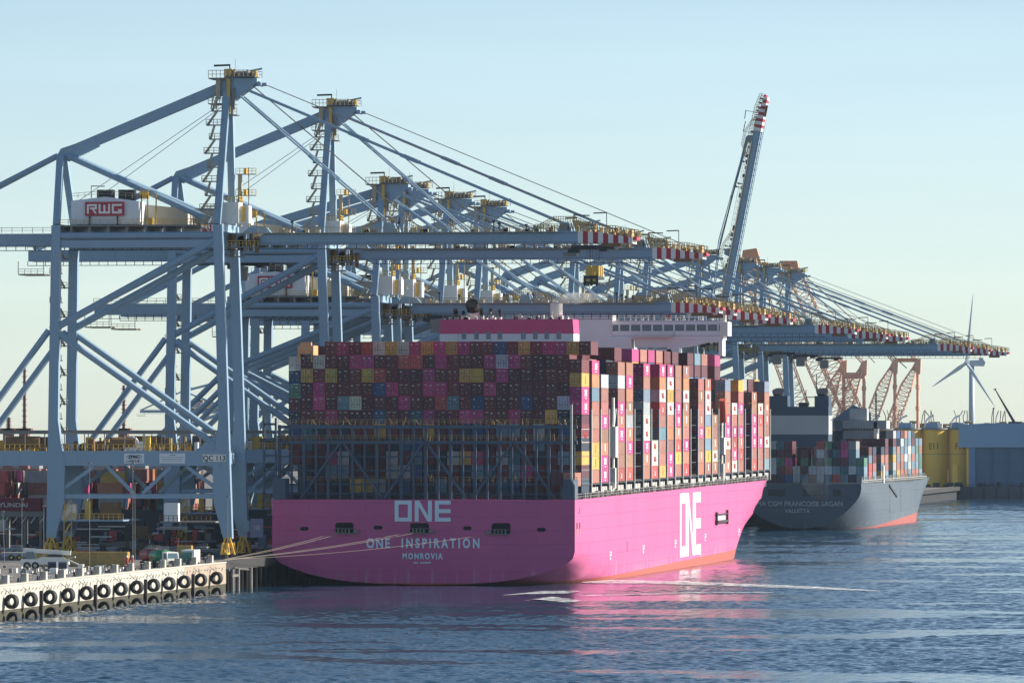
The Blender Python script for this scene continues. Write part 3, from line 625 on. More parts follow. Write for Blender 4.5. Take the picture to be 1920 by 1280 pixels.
    # trolley with cab
    def trolley(x,drop):
        m=MB(); m.box(x-4.5,x+4.5,-3.3,3.3,zb-1.1,zb-.35,0); m.box(x-5.2,x-2.8,-3.4,-.6,zb-1.9,zb-1.0,0)
        m.box(x+1.5,x+3,-3,0,zb-1.6,zb-.9,0); tr=m.build('trolley',[DARK],t)
        m=MB(); m.box(x-3.3,x-.3,-5.2,-3.0,zb-4.6,zb-1.4,0) if not drop else m.box(x-6.2,x-3.4,-3.2,-1,zb-2.6,zb-1.8,0)
        m.build('operator_cab',[GREY],tr)
        if drop:
            m=MB()
            for a in (-1.2,-.6,.6,1.2):
                for c in (-2,2): m.tube((x+a*1.1,c,zb-1),(x+a,c,zb-drop),.05,4)
            m.build('hoist_rope',CABLE,t)
            s=MB(); z=zb-drop
            for yy in (-3,0,3):
                s.box(x-1.4,x-.2,yy-.6,yy+.6,z-2.0,z+.2,0); s.box(x+.2,x+1.4,yy-.6,yy+.6,z-2.0,z+.2,0)
            s.box(x-1.3,x+1.3,-6,6,z-2.6,z-2.0,1)
            for xx in (-1.5,-.1,1.1): s.box(x+xx,x+xx+.5,-6.1,-5.6,z-4.1,z-1.9,1)
            s.box(x-1.2,x+1.2,-6.0,-5.7,z-3.2,z-2.6,0); s.box(x-1.5,x+1.5,-6.2,6.2,z-3.6,z-3.2,1); s.box(x-.9,x-.3,-6.3,-6,z-4.2,z-3.6,2)
            s.box(x+.4,x+.9,-6.3,-6,z-1.8,z-1.2,0)
            s.build('spreader',[YEL,DARK,RUST],t)
    trolley(trolley_x,4.8 if trolley_x>50 else 0)
    return t
LBL=['nearest and tallest blue ship-to-shore crane, carrying the QC 113 plate on its portal beam',
 'second tall blue ship-to-shore crane, just behind the nearest one, boom over the pink ship']
crA=make_crane(LBL[0],trolley_x=76.5); crA.location=(-40,-4.3,6)
crB=make_crane(LBL[1],trolley_x=-20,outreach=86.2); crB.location=(-40,119,6)
# plates on the nearest crane
pl=MB(); pl.box(0,4.9,-.12,0,0,1.5); p_=pl.build('number_plate',WHT,crA,(-5.3,-9.5,20.2)); text('QC 113',1.55,TEXTB,p_,(2.45,-.14,.2),sx=.95,bold=.02)
pl=MB(); pl.box(0,4.3,-.12,0,0,2.1); p_=pl.build('maker_plate',GRYW,crA,(-22.2,-9.5,19.8))
text('ZPMC',.75,TEXTB,p_,(2.15,-.14,1.12),sx=1.3,bold=.03); text('上海振华重工',.62,TEXTB,p_,(2.15,-.14,.25),sx=1.0)
rg=MB(); n_=24
vs=[(2.15+1.7*k*math.cos(2*math.pi*i/n_),-.13,1.4+.45*k2*math.sin(2*math.pi*i/n_)) for k,k2 in ((1,1),(.93,.85)) for i in range(n_)]
rg._add(vs,[(i,(i+1)%n_,(i+1)%n_+n_,i+n_) for i in range(n_)]); rg.build('emblem_ring',TEXTB,p_)
pl=MB(); pl.box(0,5.5,-.12,0,0,2.1); p_=pl.build('notice_plate',GRYW,crA,(-14.6,-9.5,19.8)); lm=MB(); lm.box(2.2,3.4,-.14,-.12,1.7,1.85)
for k in range(3): lm.box(.3+.1*k,5.2-.2*k,-.14,-.12,1.25-.35*k,1.32-.35*k)
lm.build('notice_lines',GREY,p_)
pl=MB(); pl.box(0,1.6,-.1,0,0,2.4); p_=pl.build('leg_plate',BLUE,crA,(-.2,7.75,5.2)); pl=MB(); pl.box(2.0,4.8,-.2,0,0,4.0); q_=pl.build('cable_box',mat('violet_blue',(0.20,0.22,0.36),0.5),crA,(-.4,7.6,4.0)); text('113',1.3,TEXTW,q_,(3.4,-.22,1.6),sx=.7)
pl=MB(); pl.box(0,6,-.12,0,0,2.3); p_=pl.build('notice_plate',GRYW,crB,(-9,-9.5,19.7)); lm=MB()
for k in range(3): lm.box(.4,2.8,-.14,-.12,1.7-.5*k,1.85-.5*k)
lm.build('notice_lines',DARK,p_)
small=make_crane('blue quay crane with lowered boom, third from the left',dz=-11,outreach=81.5,trolley_x=14)
YS=[191.6,222.2,291.3,351.6,527.8,627.3,694.2,935,1005,1081]
names=['third','fourth','fifth','sixth','seventh','eighth','ninth','eleventh','twelfth','thirteenth and farthest']
for i,yy in enumerate(YS):
    c=small if i==0 else copy_tree(small)
    c.location=(-40,yy,6)
    if i: c['label']=f'lower blue quay crane, boom out, {names[i]} in the row from left'
    if i>=7: c.location.x=-38.5+ (i-7)*1.0
up=make_crane('blue quay crane with its boom raised steeply above the pink ship bow',dz=-11,outreach=88,boom_up=True,trolley_x=-22); up.location=(-40,829,6)
# pale cranes of another terminal far to the left
for i,(px,d) in enumerate(((430,4300),(640,4700))):
    c=copy_tree(small); p=at(px,810,d); c.location=(p.x,p.y,5.6); c.scale=(.82,.82,.72); c['label']=('pale distant crane seen between the legs of the nearest crane','pale distant crane seen between second crane and container stack')[i]; c['group']='distant cranes of another terminal'
# ------------------------------------------------------------------ containers
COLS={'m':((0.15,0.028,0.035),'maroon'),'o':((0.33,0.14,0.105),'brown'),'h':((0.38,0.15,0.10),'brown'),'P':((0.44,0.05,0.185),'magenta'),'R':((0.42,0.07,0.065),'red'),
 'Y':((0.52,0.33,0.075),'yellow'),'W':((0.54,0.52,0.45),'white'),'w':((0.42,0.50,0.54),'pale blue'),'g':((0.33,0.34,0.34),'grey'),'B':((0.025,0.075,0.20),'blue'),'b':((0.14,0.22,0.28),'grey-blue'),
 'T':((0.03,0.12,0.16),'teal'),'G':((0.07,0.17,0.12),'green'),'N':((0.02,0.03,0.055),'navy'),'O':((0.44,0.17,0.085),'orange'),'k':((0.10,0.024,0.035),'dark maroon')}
CW,CL,CHT=2.58,12.0,2.90
def container_mesh(doors):
    m=MB(); e=.05
    m.box(-CW/2+e,CW/2-e,.18 if doors else e,CL-e,e,CHT-e)
    if doors:
        for x in (-CW/2,CW/2-.14): m.box(x,x+.14,0,.2,0,CHT)
        m.box(-CW/2+.14,CW/2-.14,0.02,.2,0,.16); m.box(-CW/2+.14,CW/2-.14,0.02,.2,CHT-.12,CHT)
    for z in (0,CHT-.12): m.box(CW/2-.1,CW/2,.2 if doors else 0,CL,z,z+.12)
    return mesh_of(m,'container',[CONT])
C_ME=container_mesh(True)
def door_mesh(var):
    r_=random.Random(var); m=MB(); w=(CW-.28)/2-.02
    m.box(0,w,0,.06,0,CHT-.3,0)
    for x in (.28,w-.30):
        m.box(x,x+.06,-.07,0,.05,CHT-.4,1 if var!=2 else 0)
    for z in (.9,):
        m.box(.2,w-.2,-.1,-.06,z,z+.1,1)
    return m,w,r_
DOORS=[]
for var in range(5):
    m,w,r_=door_mesh(var)
    if var in (1,3): m.box(.12,w*.7,-.08,-.01,CHT-.75,CHT-.62,2)
    if var in (0,4): m.box(.2,.55,-.08,-.01,CHT-1.0,CHT-.72,2)
    for k in range(3): m.box(.15+.3*r_.random(),.35+.3*r_.random()+.15,-.085,-.012,.3+r_.random()*1.6,.3+r_.random()*1.6+.12,2) if False else None
    for k in range(2+var%2):
        x=.1+r_.random()*.6; z=.25+r_.random()*1.5; m.box(x,x+.16,-.085,-.012,z,z+.13,2)
    DOORS.append((mesh_of(m,'door',[CONT,mat('door_rod',(.075,.06,.065),.6,var=.3),MARK]),w))
def logo(word,size,mt,sx=1.0,bold=.03): me=text_mesh(word,size,.015,'side',sx,1.0,'CENTER',bold); me.materials.append(mt); return me
one_mb=block_letters('ONE',1.35,1.15,0.2,0.30,'side',.03); one_mb.box(0,.03,.8,3.0,-.55,-.38); LG_ONE=mesh_of(one_mb,'logo',TEXTW)
sh=MB(); sh.prism([(0,.35),(.7,0),(1.4,.35),(1.5,1.7),(.0,1.75)],'x',0,.03); LG_SH=mesh_of(sh,'logo',TEXTW)
ym=MB(); ym.prism([(0,.1),(.28,0),(.32,1.9),(.05,1.8)],'x',0,.03); LG_Y=mesh_of(ym,'logo',TEXTB)
LG={'P':(LG_ONE,4.4,.95),'h':(LG_SH,5.4,.75),'Y':(LG_Y,6,.5),'W':(logo('TNG',1.7,TEXTR,1.3),6.1,.9),'R':(logo('Lz',1.7,TEXTW,1.3),6.1,.7),'w':(logo('6',1.7,TEXTW,1.4),6.1,.8)}
massC=MB()
def mass_box(x,y,z,key,l=CL,w=CW,h=CHT,jit=True,along='y'):
    c=COLS[key][0]; j=rnd.uniform(.8,1.2) if jit else 1
    massC.curc=tuple(v*j for v in c)
    if along=='y':
        massC.box(x-w/2+.03,x+w/2-.03,y,y+l,z+.02,z+h-.02)
        massC.curc=tuple(v*.5 for v in massC.curc); 
        massC.box(x-.03,x+.03,y-.03,y,z+.1,z+h-.1)
    else: massC.box(x,x+l,y,y+w,z+.02,z+h-.02)
    massC.curc=None
PITCH=2.60; TZ=2.94
cx_col=lambda c:(c-11.5)*PITCH
# transverse pitch is chosen so that 24 rows span the deck
def place_cont(x,y,z,key,label,logo_side=False,door=True,group='containers stacked on the pink ship'):
    j=rnd.uniform(.82,1.15); c=tuple(min(1,v*j*rnd.uniform(.88,1.14)) for v in COLS[key][0])
    o=link('container',C_ME,None,(x,y,z),colour=c); tag(o,label,'container',group)
    if door:
        for k in (0,1):
            me,w=DOORS[rnd.randrange(5)]
            d=link('door',me,o,(-CW/2+.15+k*(w+.02),.1,.16),colour=c)
    if logo_side and key in LG:
        me,y0,z0=LG[key]; l_=link('logo',me,o,(CW/2+.0,y0,z0))
    return o
PW=63.45/24
xc=lambda c:-32.35+PW*(c+.5)
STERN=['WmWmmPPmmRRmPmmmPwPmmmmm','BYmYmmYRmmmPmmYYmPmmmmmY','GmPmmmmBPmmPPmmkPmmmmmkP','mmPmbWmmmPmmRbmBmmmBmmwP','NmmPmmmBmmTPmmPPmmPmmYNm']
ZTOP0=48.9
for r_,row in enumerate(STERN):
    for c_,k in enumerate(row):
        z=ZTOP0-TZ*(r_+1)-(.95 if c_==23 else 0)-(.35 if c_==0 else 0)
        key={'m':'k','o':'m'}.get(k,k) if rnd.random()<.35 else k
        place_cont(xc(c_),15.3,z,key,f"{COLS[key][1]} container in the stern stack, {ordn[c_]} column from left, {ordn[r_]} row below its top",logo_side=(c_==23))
TOP1='mPmRWYwPYPYPmmBmYmPPYm'
for i,k in enumerate(TOP1):
    place_cont(xc(i+2),29.6,ZTOP0+.1,k,f"{COLS[k][1]} container in the single row topping the stern stack, {ordn[i]} from the left",logo_side=(i==21))
LOWER=''.join
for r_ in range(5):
    row=''.join(rnd.choice('kkkkkmmmNNNBbgPYTk') for _ in range(24))  # darker box colours picked to imitate the deep shade behind the lattice
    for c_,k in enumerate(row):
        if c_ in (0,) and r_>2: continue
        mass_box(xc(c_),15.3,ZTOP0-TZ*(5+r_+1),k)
SIDE={0:'oYPPhWoob',1:'PobooooYYo'[:1]+'obooYYo'[:0]+'obooooYYo'[0:8],2:'wooPohPP',4:'owoPhPooR',5:'oPohghPoR',7:'PobgWWPho',8:'WWR',9:'POWRobooY',10:'PWYWoOoPP',11:'oooPPhRYo',12:'hOWhhoPoR',14:'ohohPohO',15:'hWWbYbYh',16:'hohWh',18:'booPPWoh',19:'WoPRPW',20:'YoPoPhRo',22:'hoPPPoR',23:'WRoPoo',24:'bohhoWob'}
SIDE[1]='POboooYYo'
YN={0:15.3,1:31.5,2:46.4,3:60,4:73.9,5:88.2,6:103,7:118.4,8:133.2,9:147.6,10:162.4,11:177.5,12:192.9,13:208,14:223.0,15:237.6,16:252,17:266,18:279.8,19:294.8,20:309.4,21:325,22:340.2,23:355.3,24:370.5}
GAPS=(3,6,13,17,21)
def base(n): return 21.35+0.045*n
for n,s in SIDE.items():
    y=YN[n]; L=len(s)
    if n==0: s_='' 
    for i,k in enumerate(s):
        if n==0 and i<5: continue      # those five are the last column of the stern grid
        tier=L-1-i; z=base(n)+TZ*tier
        place_cont(xc(23),y,z,k,f"{COLS[k][1]} container on the sunlit ship side, {'aftmost' if n==0 else ordn[n]} bay from stern, {ordn[tier]} tier up",logo_side=True,door=(n in (4,7,14,18,22)))
pal='mmmmkkkkkPPoRYBbgN'
for n in range(1,25):
    if n in GAPS: continue
    y=YN[n]
    own=len(SIDE[n])
    for c_ in range(24):
        if c_==23: continue
        if n<=5: top=10 if n>1 else 9
        elif n<=12: top=10 if not (c_ in (3,9,17) and n%2) else 9
        elif n<=16: top=10
        elif n==18: top=10 if c_<23 and c_>4 else 9
        else: top=8 if c_<23 else own
        if n in (7,8) and abs(xc(c_))<17: continue
        if n in (2,4): top=9 if c_>=21 else top
        lo=0 if c_ in (0,22) else max(0,top-4)
        if n in (4,7,14,18,22): lo=0 if c_>=20 or c_==0 else lo
        for t_ in range(lo,top):
            k=rnd.choice(pal)
            if c_==22 and n in (7,8,9,10,16,18) and t_==top-1: k='P' if n in (7,9,18) else 'o'
            mass_box(xc(c_),y,base(n)+TZ*t_+(.4 if n>1 else .1),k)
# aft of the stern stack on the starboard quarter, low containers by the rail
for (x,z,k) in ((xc(23),20.9,'o'),(xc(22),20.9,'k')): mass_box(x,5.0,z,k,l=9.5)
# ------------------------------------------------------------------ the pink ship
def lerp_st(a,b,t): return [(p[0]+(q[0]-p[0])*t,p[1]+(q[1]-p[1])*t) for p,q in zip(a,b)]
def build_hull(name,half,deck,keys,Lbow,Y0f,Yendf,mats,parent,sc=1.0):
    """keys: [(Y,[(x,z)...12])] for stern+midbody, then bow stations from half-breadth functions"""
    st=[]
    for (ya,a),(yb,b) in zip(keys[:-1],keys[1:]):
        n=5
        for i in range(n): 
            t=i/n; tt=t*t*(3-2*t) if ya>=4 else t
            st.append((ya+(yb-ya)*t,lerp_st(a,b,tt)))
    st.append(keys[-1])
    y=keys[-1][0]; zl=[p[1] for p in keys[-1][1]]; nP=len(zl)
    for y in Lbow:
        pts=[]
        for i,z in enumerate(zl):
            zz=z if i<nP-1 else deck(y)
            zq=zz if zz>-8 else -8
            y0=Y0f(zq); ye=Yendf(zq); u=max(0,min(1,(y-y0)/(ye-y0)))
            bx=half*(1-u**2.0)**.8 if u<1 else 0.0
            base_x=keys[-1][1][i][0]
            pts.append((min(bx,base_x),zz if i<nP-1 else deck(y)))
        st.append((y,pts))
    vs=[];fs=[];k=len(st[0][1])
    for (y,pts) in st:
        for x,z in pts: vs.append((x,y,z))
        for x,z in pts: vs.append((-x,y,z))
    W=2*k
    for i in range(len(st)-1):
        for j in range(k-1):
            a=i*W+j; fs.append((a,a+W,a+W+1,a+1)); b=i*W+k+j; fs.append((b,b+1,b+W+1,b+W))
        a=i*W+k-1; b=i*W+2*k-1; fs.append((a,a+W,b+W,b))     # deck
        a=i*W; b=i*W+k; fs.append((a,b,b+W,a+W))
    # transom
    for j in range(k-1): fs.append((j,j+1,k+j+1,k+j))
    nside=(len(st)-1)
    mb=MB(); mb._add(vs,fs); o_=mb.build(name,mats,parent); me=o_.data
    W0=W
    for p_ in me.polygons:
        flat=abs(p_.normal.y)>.985 or abs(p_.normal.z)>.995 and p_.center.z>10
        p_.use_smooth=not flat
    # sharp edges round the transom and along the deck
    dk={}
    for e_ in me.edges:
        a_,b2=e_.vertices
        if (a_<W0 and b2<W0): e_.use_edge_sharp=True
        if (a_%k==k-1 and b2%k==k-1): e_.use_edge_sharp=True
    return o_
ship=thing('container_ship','huge magenta container ship seen from astern, loaded high with containers','container ship',(-.67,0,0))
ship.scale.x=1.0205
hb=31.75
K=[(0,[(0,.25),(9,.35),(15,.75),(20,1.45),(24.5,2.5),(28,3.7),(30.2,4.75),(31.3,5.7),(31.75,7.2),(31.75,11),(31.75,15),(31.75,18.1)]),
   (4,[(0,-.2),(9,-.15),(15,.3),(20,1.0),(24.5,2.0),(28,3.3),(30.2,4.4),(31.3,5.4),(31.75,7.0),(31.75,11),(31.75,15),(31.75,18.1)]),
   (30,[(0,-5),(10,-4.8),(17,-4),(22,-2.8),(26,-1.0),(29,1.0),(30.6,2.8),(31.4,4.6),(31.75,6.8),(31.75,11),(31.75,15),(31.75,18.2)]),
   (70,[(0,-12),(15,-12),(24,-11),(28,-8),(30,-4.5),(31,-1.8),(31.5,0.2),(31.75,3),(31.75,6.5),(31.75,11),(31.75,15),(31.75,18.4)]),
   (130,[(0,-13),(20,-13),(29,-12.5),(31,-10),(31.7,-7),(31.75,-3),(31.75,0),(31.75,3),(31.75,6.5),(31.75,11),(31.75,15),(31.75,18.6)]),
   (270,[(0,-13),(20,-13),(29,-12.5),(31,-10),(31.7,-7),(31.75,-3),(31.75,0),(31.75,3),(31.75,6.5),(31.75,11),(31.75,15),(31.75,19.2)])]
import bisect
def interp(tab,z):
    zs=[a for a,_ in tab]; i=max(0,min(len(tab)-2,bisect.bisect(zs,z)-1)); (a,u),(b,v)=tab[i],tab[i+1]; t=max(0,min(1,(z-a)/(b-a))); return u+(v-u)*t
Y0T=[(-8,268),(0,280),(1.5,284),(5.3,294),(7.7,308),(10.7,330),(14.2,352),(20,372)]
YE=[(-8,384),(0,390),(10,396),(20,406)]
hull=build_hull('hull',hb,lambda y:18.1+1.5*min(1,y/375),K,list(range(275,407,5)),lambda z:interp(Y0T,z),lambda z:interp(YE,z),PINK,ship)
# transom openings (recessed boxes shown as dark frames with gear)
def recess(parent,x0,x1,z0,z1,y=0):
    m=MB(); r=.35
    poly=[(x0+r,z0),(x1-r,z0),(x1,z0+r),(x1,z1-r),(x1-r,z1),(x0+r,z1),(x0,z1-r),(x0,z0+r)]
    m.prism(poly,'y',y-.03,y+.0); return m.build('mooring_port',mat('opening_dark',(0.006,0.006,0.01),0.9,var=.1),parent)
TL=lambda X:(X+.67)/1.0205     # world x -> ship x
TWX=lambda x:x*1.0205-.67
def txm(px,py): # transom pixel -> x,z at y=0
    p=at(px,py,1385); s,c=math.sin(YAW),math.cos(YAW); k=(px-960)/FPX; t=(0-CY)/(c+k*s); return TL(CX+(-s+k*c)*t), CH-(py-810)*t/FPX
for (a,b,c,d_) in ((629,663,979,999),(769,804,980,999),(922,957,980,1001)):
    x0,z1=txm(a,c); x1,z0=txm(b,d_); p_=recess(ship,x0,x1,z0,z1,-.02)
    m=MB()
    for k in range(4): m.tube((x0+.7+k*.75,-.5,z0+.05),(x0+.7+k*.75,-.5,z0+.95),.16,8)
    sgn=-1 if a==922 else 1
    ex=(x1 if sgn>0 else x0); m.box(min(ex,ex+sgn*1.2),max(ex,ex+sgn*1.2),-.45,-.05,z0+.1,z0+.7); m.tube((ex+sgn*.6,-.6,z0+.4),(ex+sgn*.6,-.3,z0+.4),.4,10)
    m.box(x0,x1,-.7,-.05,z0-.12,z0+.04); m.box(x0,x1,-.7,-.5,z0+.95,z0+1.05); m.build('fairlead',GREY,p_)
for (a,b,c,d_) in ((562,579,987,994),(700,718,985,992),(868,885,986,993),(1006,1024,989,996)):
    x0,z1=txm(a,c); x1,z0=txm(b,d_); recess(ship,x0,x1,z0,z1,-.02)
x0,z0=txm(740,977); x1,z1=txm(845,938); H=z1-z0
bl=block_letters('ONE',H,(x1-x0)*.305,(x1-x0)*.055,H*.185); l_=bl.build('logo',mat('logo_white',(0.62,0.74,0.80),0.5,var=.03),ship,(x0,-.03,z0))
def word(txt,pxc,pyb,hpx,wpx,spacing=1.0,bold=.02,mt=None,name='lettering'):
    x,z=txm(pxc,pyb); s=hpx*.1125/.70; me=text_mesh(txt,s,.02,'front',1,spacing,'CENTER',bold)
    xs=[v.co.x for v in me.vertices]; w0=max(xs)-min(xs); k=wpx*.1128/w0; mid=(max(xs)+min(xs))/2
    for v in me.vertices: v.co.x=(v.co.x-mid)*k
    me.materials.append(mt or MATS['logo_white']); return link(name,me,ship,(x,-.06,z))
word('ONE',709,1026,17,44,1.3,.11,name='ship_name'); word('INSPIRATION',826,1026,17,145,1.5,.11,name='ship_name'); word('MONROVIA',792.5,1047,10.5,75,1.35,.07,name='port_name')
m=MB(); x0,z0=txm(776,1056)
for k in range(11):
    if k==3: continue
    m.box(x0+k*.33,x0+k*.33+.2,-.05,-.02,z0,z0+.38)
m.build('number_marks',MATS['logo_white'],ship,kind='stuff')
# starboard side marks
def sy(px,py,X=hb):
    k=(px-960)/FPX; s,c=math.sin(YAW),math.cos(YAW); t=(X-CX)/(-s+k*c); return CY+(c+k*s)*t, CH-(py-810)*t/FPX
y0,_=sy(1275,1000); y1,_=sy(1314,1000); zt_=sy(1294,923.5)[1]; zb_=sy(1294,1041)[1]; H=zt_-zb_
bl=block_letters('ONE',H,(y1-y0)*.325,(y1-y0)*.02,(H)*.16,'side',.05); bl.build('logo',TEXTW,ship,(hb,y0,zb_))
for (px,py) in ((1145,1041),(1207,1029),(1267,1019),(1323,1007),(1386,997)):
    yy,zz=sy(px,py); m=MB(); m.box(0,.04,-1.5,1.2,0,.35); m.box(0,.04,-1.0,.2,-.9,-.5); m.box(0,.04,.0,1.5,.6,.9); m.box(0,.04,-1.6,-1.2,-.6,1.0); m.build('draught_marks',TEXTW,ship,(hb,yy,zz),kind='stuff')
for (px,py,w,h,mt) in ((1086.5,957,1.0,1.3,TEXTR),(1082,985,1.6,1.3,DARK),(1087,985,1.6,1.3,DARK),(1082,996,1.6,1.1,GREY),(1087,996,1.6,1.1,GREY),(1176,1024,.8,2.2,TEXTR)):
    yy,zz=sy(px,py); m=MB(); m.box(0,.05,-w/2,w/2,-h/2,h/2); m.build('shell_opening',mt,ship,(hb,yy,zz))
y0,z1=sy(1341,964); y1,z0=sy(1361,982)
m=MB(); m.box(0,.05,y0+1,y1-1,z0+1.2,z1-.3,0); m.box(.05,.8,y0,y1,z0+.6,z0+1.1,1); m.beam((.4,y0,z0),(.4,y0,z1+.6),.5,.9,1); m.beam((.4,y1,z0),(.4,y1,z1+.9),.5,.9,1); m.beam((.5,y0,z1),(.5,y1,z1),.25,.25,1); m.build('pilot_ladder_bay',[LIGHTG,DARK],ship,(hb,0,0))
# bulwark notch, deck edge gear
m=MB(); m.box(-31.7,-29.0,.3,5,18.2,22.6,0); m.box(29.2,31.6,.3,6,18.2,22.4,0); m.box(-31.7,31.7,14.9,15.2,18.3,19.5,0); m.build('quarter_house',LNAVY,ship)
m=MB(); m.beam((31.75,.2,18.1),(31.75,.2,21),.35,.4); m.beam((31.75,.2,21),(31.0,.2,22.6),.35,.4); m.beam((31.0,.2,22.6),(31.0,.2,38.2),.45,.5); m.build('corner_post',LIGHTG,ship)
def zdeck(y): return 18.1+1.5*min(1,y/375)
m=MB()
for n in range(0,25):
    y=YN[n]; zd=zdeck(y); zb0=base(n)
    for k in range(4):
        yy=y+1.0+k*2.7; m.box(30.2,30.9,yy,yy+1.9,zd,zb0-.9,1 if n%1==0 else 0)
    m.box(29.5,31.2,y,y+12.4,zb0-.35,zb0-.05,0)
m.build('hatch_coaming',[DARK,LIGHTG],ship,kind='stuff')
m=MB(); m.rail([(31.6,1,18.1),(31.6,375,19.6)],1.15,2.6,.12); rr=random.Random(4)
for k in range(150):
    y=rr.uniform(14,375); m.box(31.0,31.5,y,y+rr.uniform(.4,1.4),zdeck(y),zdeck(y)+rr.uniform(.4,1.5))
m.build('deck_rail',GREY,ship,kind='stuff')
m=MB(); m.box(-31,31,8,376,17.9,18.9); m.build('deck',DARK,ship)
# lashing bridges between the bays
lb=MB()
for x in (-31.2,31.2): lb.box(x-.09,x+.09,-.30,.30,0,19.0,1); lb.box(x-.5,x-.1,-.5,.5,0,18.6,0)
for k in range(9): lb.box(-28+k*7-.2,-28+k*7+.2,-.3,.3,0,18.5,0)
for z in (4,9.6,12.6,15.6,18.4): lb.box(-31,31,-.35,.35,z,z+.35,0)
lb_me=mesh_of(lb,'lashing_bridge',[LNAVY,LIGHTG])
for n in range(1,25): link('lashing_bridge',lb_me,ship,(0,YN[n]-1.15,zdeck(YN[n])+.1))
link('lashing_bridge',lb_me,ship,(0,383.6,19.6))
# big open lattice at the stern
lt=thing('stern_lashing_frame_root','x','x'); bpy.data.objects.remove(lt)
m=MB(); yl=5.5; z0=18.1; z1=34.2
zrow=lambda py: CH-(py-810)*1391/FPX
for (a,b,h) in ((797,803,.0),(826,832,0)): m.box(-33.2 if False else -31.5,31.5,yl-.5,yl+.5,zrow(b),zrow(a),0)
m.build('frame_girder',LNAVY,ship)
for i in range(25):
    x=-31.2+i*2.58; m=MB(); w_=.2 if i%2 else .3; m.box(x-w_,x+w_,yl-.28,yl+.28,z0,zrow(796),0); m.build('frame_post',LNAVY,ship)
for py in (856,882,908):
    m=MB(); z=zrow(py); m.box(-31.4,31.4,yl+.3,yl+.7,z-.15,z+.15,0); m.build('frame_rail',LNAVY,ship)
for px in (633,790,957):
    xp=txm(px,900)[0]
    for s_ in (-1,1):
        m=MB(); m.beam((xp+s_*.5,yl-.45,zrow(832)),(xp+s_*8.6,yl-.45,zrow(934)),.65,.5); m.build('frame_brace',LNAVY,ship)
m=MB(); m.rail([(-31.4,yl-.7,zrow(796)),(31.4,yl-.7,zrow(796))],1.1,1.25,.1); m.rail([(-31.4,yl-.7,zrow(826)),(31.4,yl-.7,zrow(826))],1.1,1.25,.1); m.rail([(-31.4,yl+.2,zrow(904)),(31.4,yl+.2,zrow(904))],1.1,2.5,.1)
rr=random.Random(2)
for k in range(70):
    x=rr.uniform(-31,31); z=rr.choice((zrow(796),zrow(826),zrow(902))); m.beam((x,yl,z),(x+rr.uniform(-1.2,1.2),yl+.3,z+rr.uniform(.5,1.6)),.09,.09)
m.build('lashing_rods',mat('yellow_brown_gear',(0.30,0.20,0.08),.6,var=.4,scale=2),ship,kind='stuff')
# port wing of the frame and spreader-like gear
m=MB(); 
for x in (-33.9,-31.4): m.box(x-.2,x+.2,2,2.5,18,zrow(783),0)
for py in (797,826,856,882): m.box(-33.9,-31.4,2,2.4,zrow(py),zrow(py)+.5,0)
m.build('frame_wing',LNAVY,ship)
# funnel casing
fy=119.0
f=MB(); f.box(-15.2,15.2,fy,fy+9.5,19,54.9); fc=f.build('funnel_casing',mat('casing_white',(0.66,0.70,0.74),0.5,var=.05),ship)
f=MB(); f.prism([(-15.24,54.9),(15.24,54.9),(15.0,58.2),(-15.0,58.2)],'y',fy-.04,fy+9.54); f.build('funnel_band',mat('magenta_band',(0.60,0.06,0.20),.45,var=.06),fc)
for k,px in enumerate((865,889,912,934,979,1002,1024,1047)):
    p=at(px,629,1505); p.x=TL(p.x); m=MB(); m.box(p.x-.52,p.x+.52,fy-.08,fy-.03,p.z-.8,p.z+.85); 
    m.build('louvre',mat('louvre_grey',(0.22,0.26,0.30),.7,var=.2,scale=3),fc)
def pipe(px,r,ztop,lean,capz,name='exhaust_pipe',tip=True):
    x=TL(at(px,600,1508).x); m=MB(); m.tube((x,fy+4,58),(x,fy+4-lean*.2,ztop-1.2),r,14,0); m.build(name,BUFF,fc,smooth=False)
    if tip:
        m=MB(); m.tube((x,fy+4-lean*.2,ztop-1.25),(x-.1,fy+4-lean,ztop+.2),r*1.05,14,1); m.tube((x-.1,fy+4-lean-.01,ztop+.21),(x-.1,fy+4-lean-.03,ztop+.23),r*1.0,14,0); m.build('soot_tip',[mat('soot',(0.01,0.01,0.012),.9),mat('soot',(0,0,0))],col.objects[-1])
pipe(882,1.4,61.7,2.2,0); pipe(849,.5,60.3,1,0); pipe(864,.3,59.9,.6,0); pipe(899,.42,60.4,.8,0); pipe(917,.42,60.4,.8,0); pipe(934,.34,60.2,.8,0)
x=TL(at(1036.5,590,1505).x); m=MB(); m.tube((x,fy+5,58),(x,fy+5,61.9),1.4,18); m.build('scrubber_stack',BUFF,fc)
m=MB(); m.rail([(-14.5,fy+.3,58.2),(14.5,fy+.3,58.2)],1.0,2,.07); m.tube((-4,fy+3,58),(-4,fy+3,60.2),.08,4); m.tube((10,fy+3,58),(10,fy+3,60.0),.08,4); m.beam((1,fy+2,58.2),(3,fy+2,59.4),.2,.2); m.build('roof_railing',LIGHTG,fc,kind='stuff')
m=MB(); rr=random.Random(41)
for k in range(20):
    x=rr.uniform(-14,14); m.box(x,x+rr.uniform(.3,1.4),fy+1,fy+3,58.2,58.2+rr.uniform(.3,1.1))
m.build('roof_gear',LIGHTG,fc,kind='stuff')
m=MB()
for z in (52.5,): m.box(-15.3,15.3,fy-.1,fy-.02,z-.06,z+.06)
for x in (-11,-3.6,3.8,11): m.box(x-.05,x+.05,fy-.09,fy-.02,50,54.9)
m.build('plate_seam',mat('seam_grey',(.42,.45,.48),.6),fc,kind='stuff')
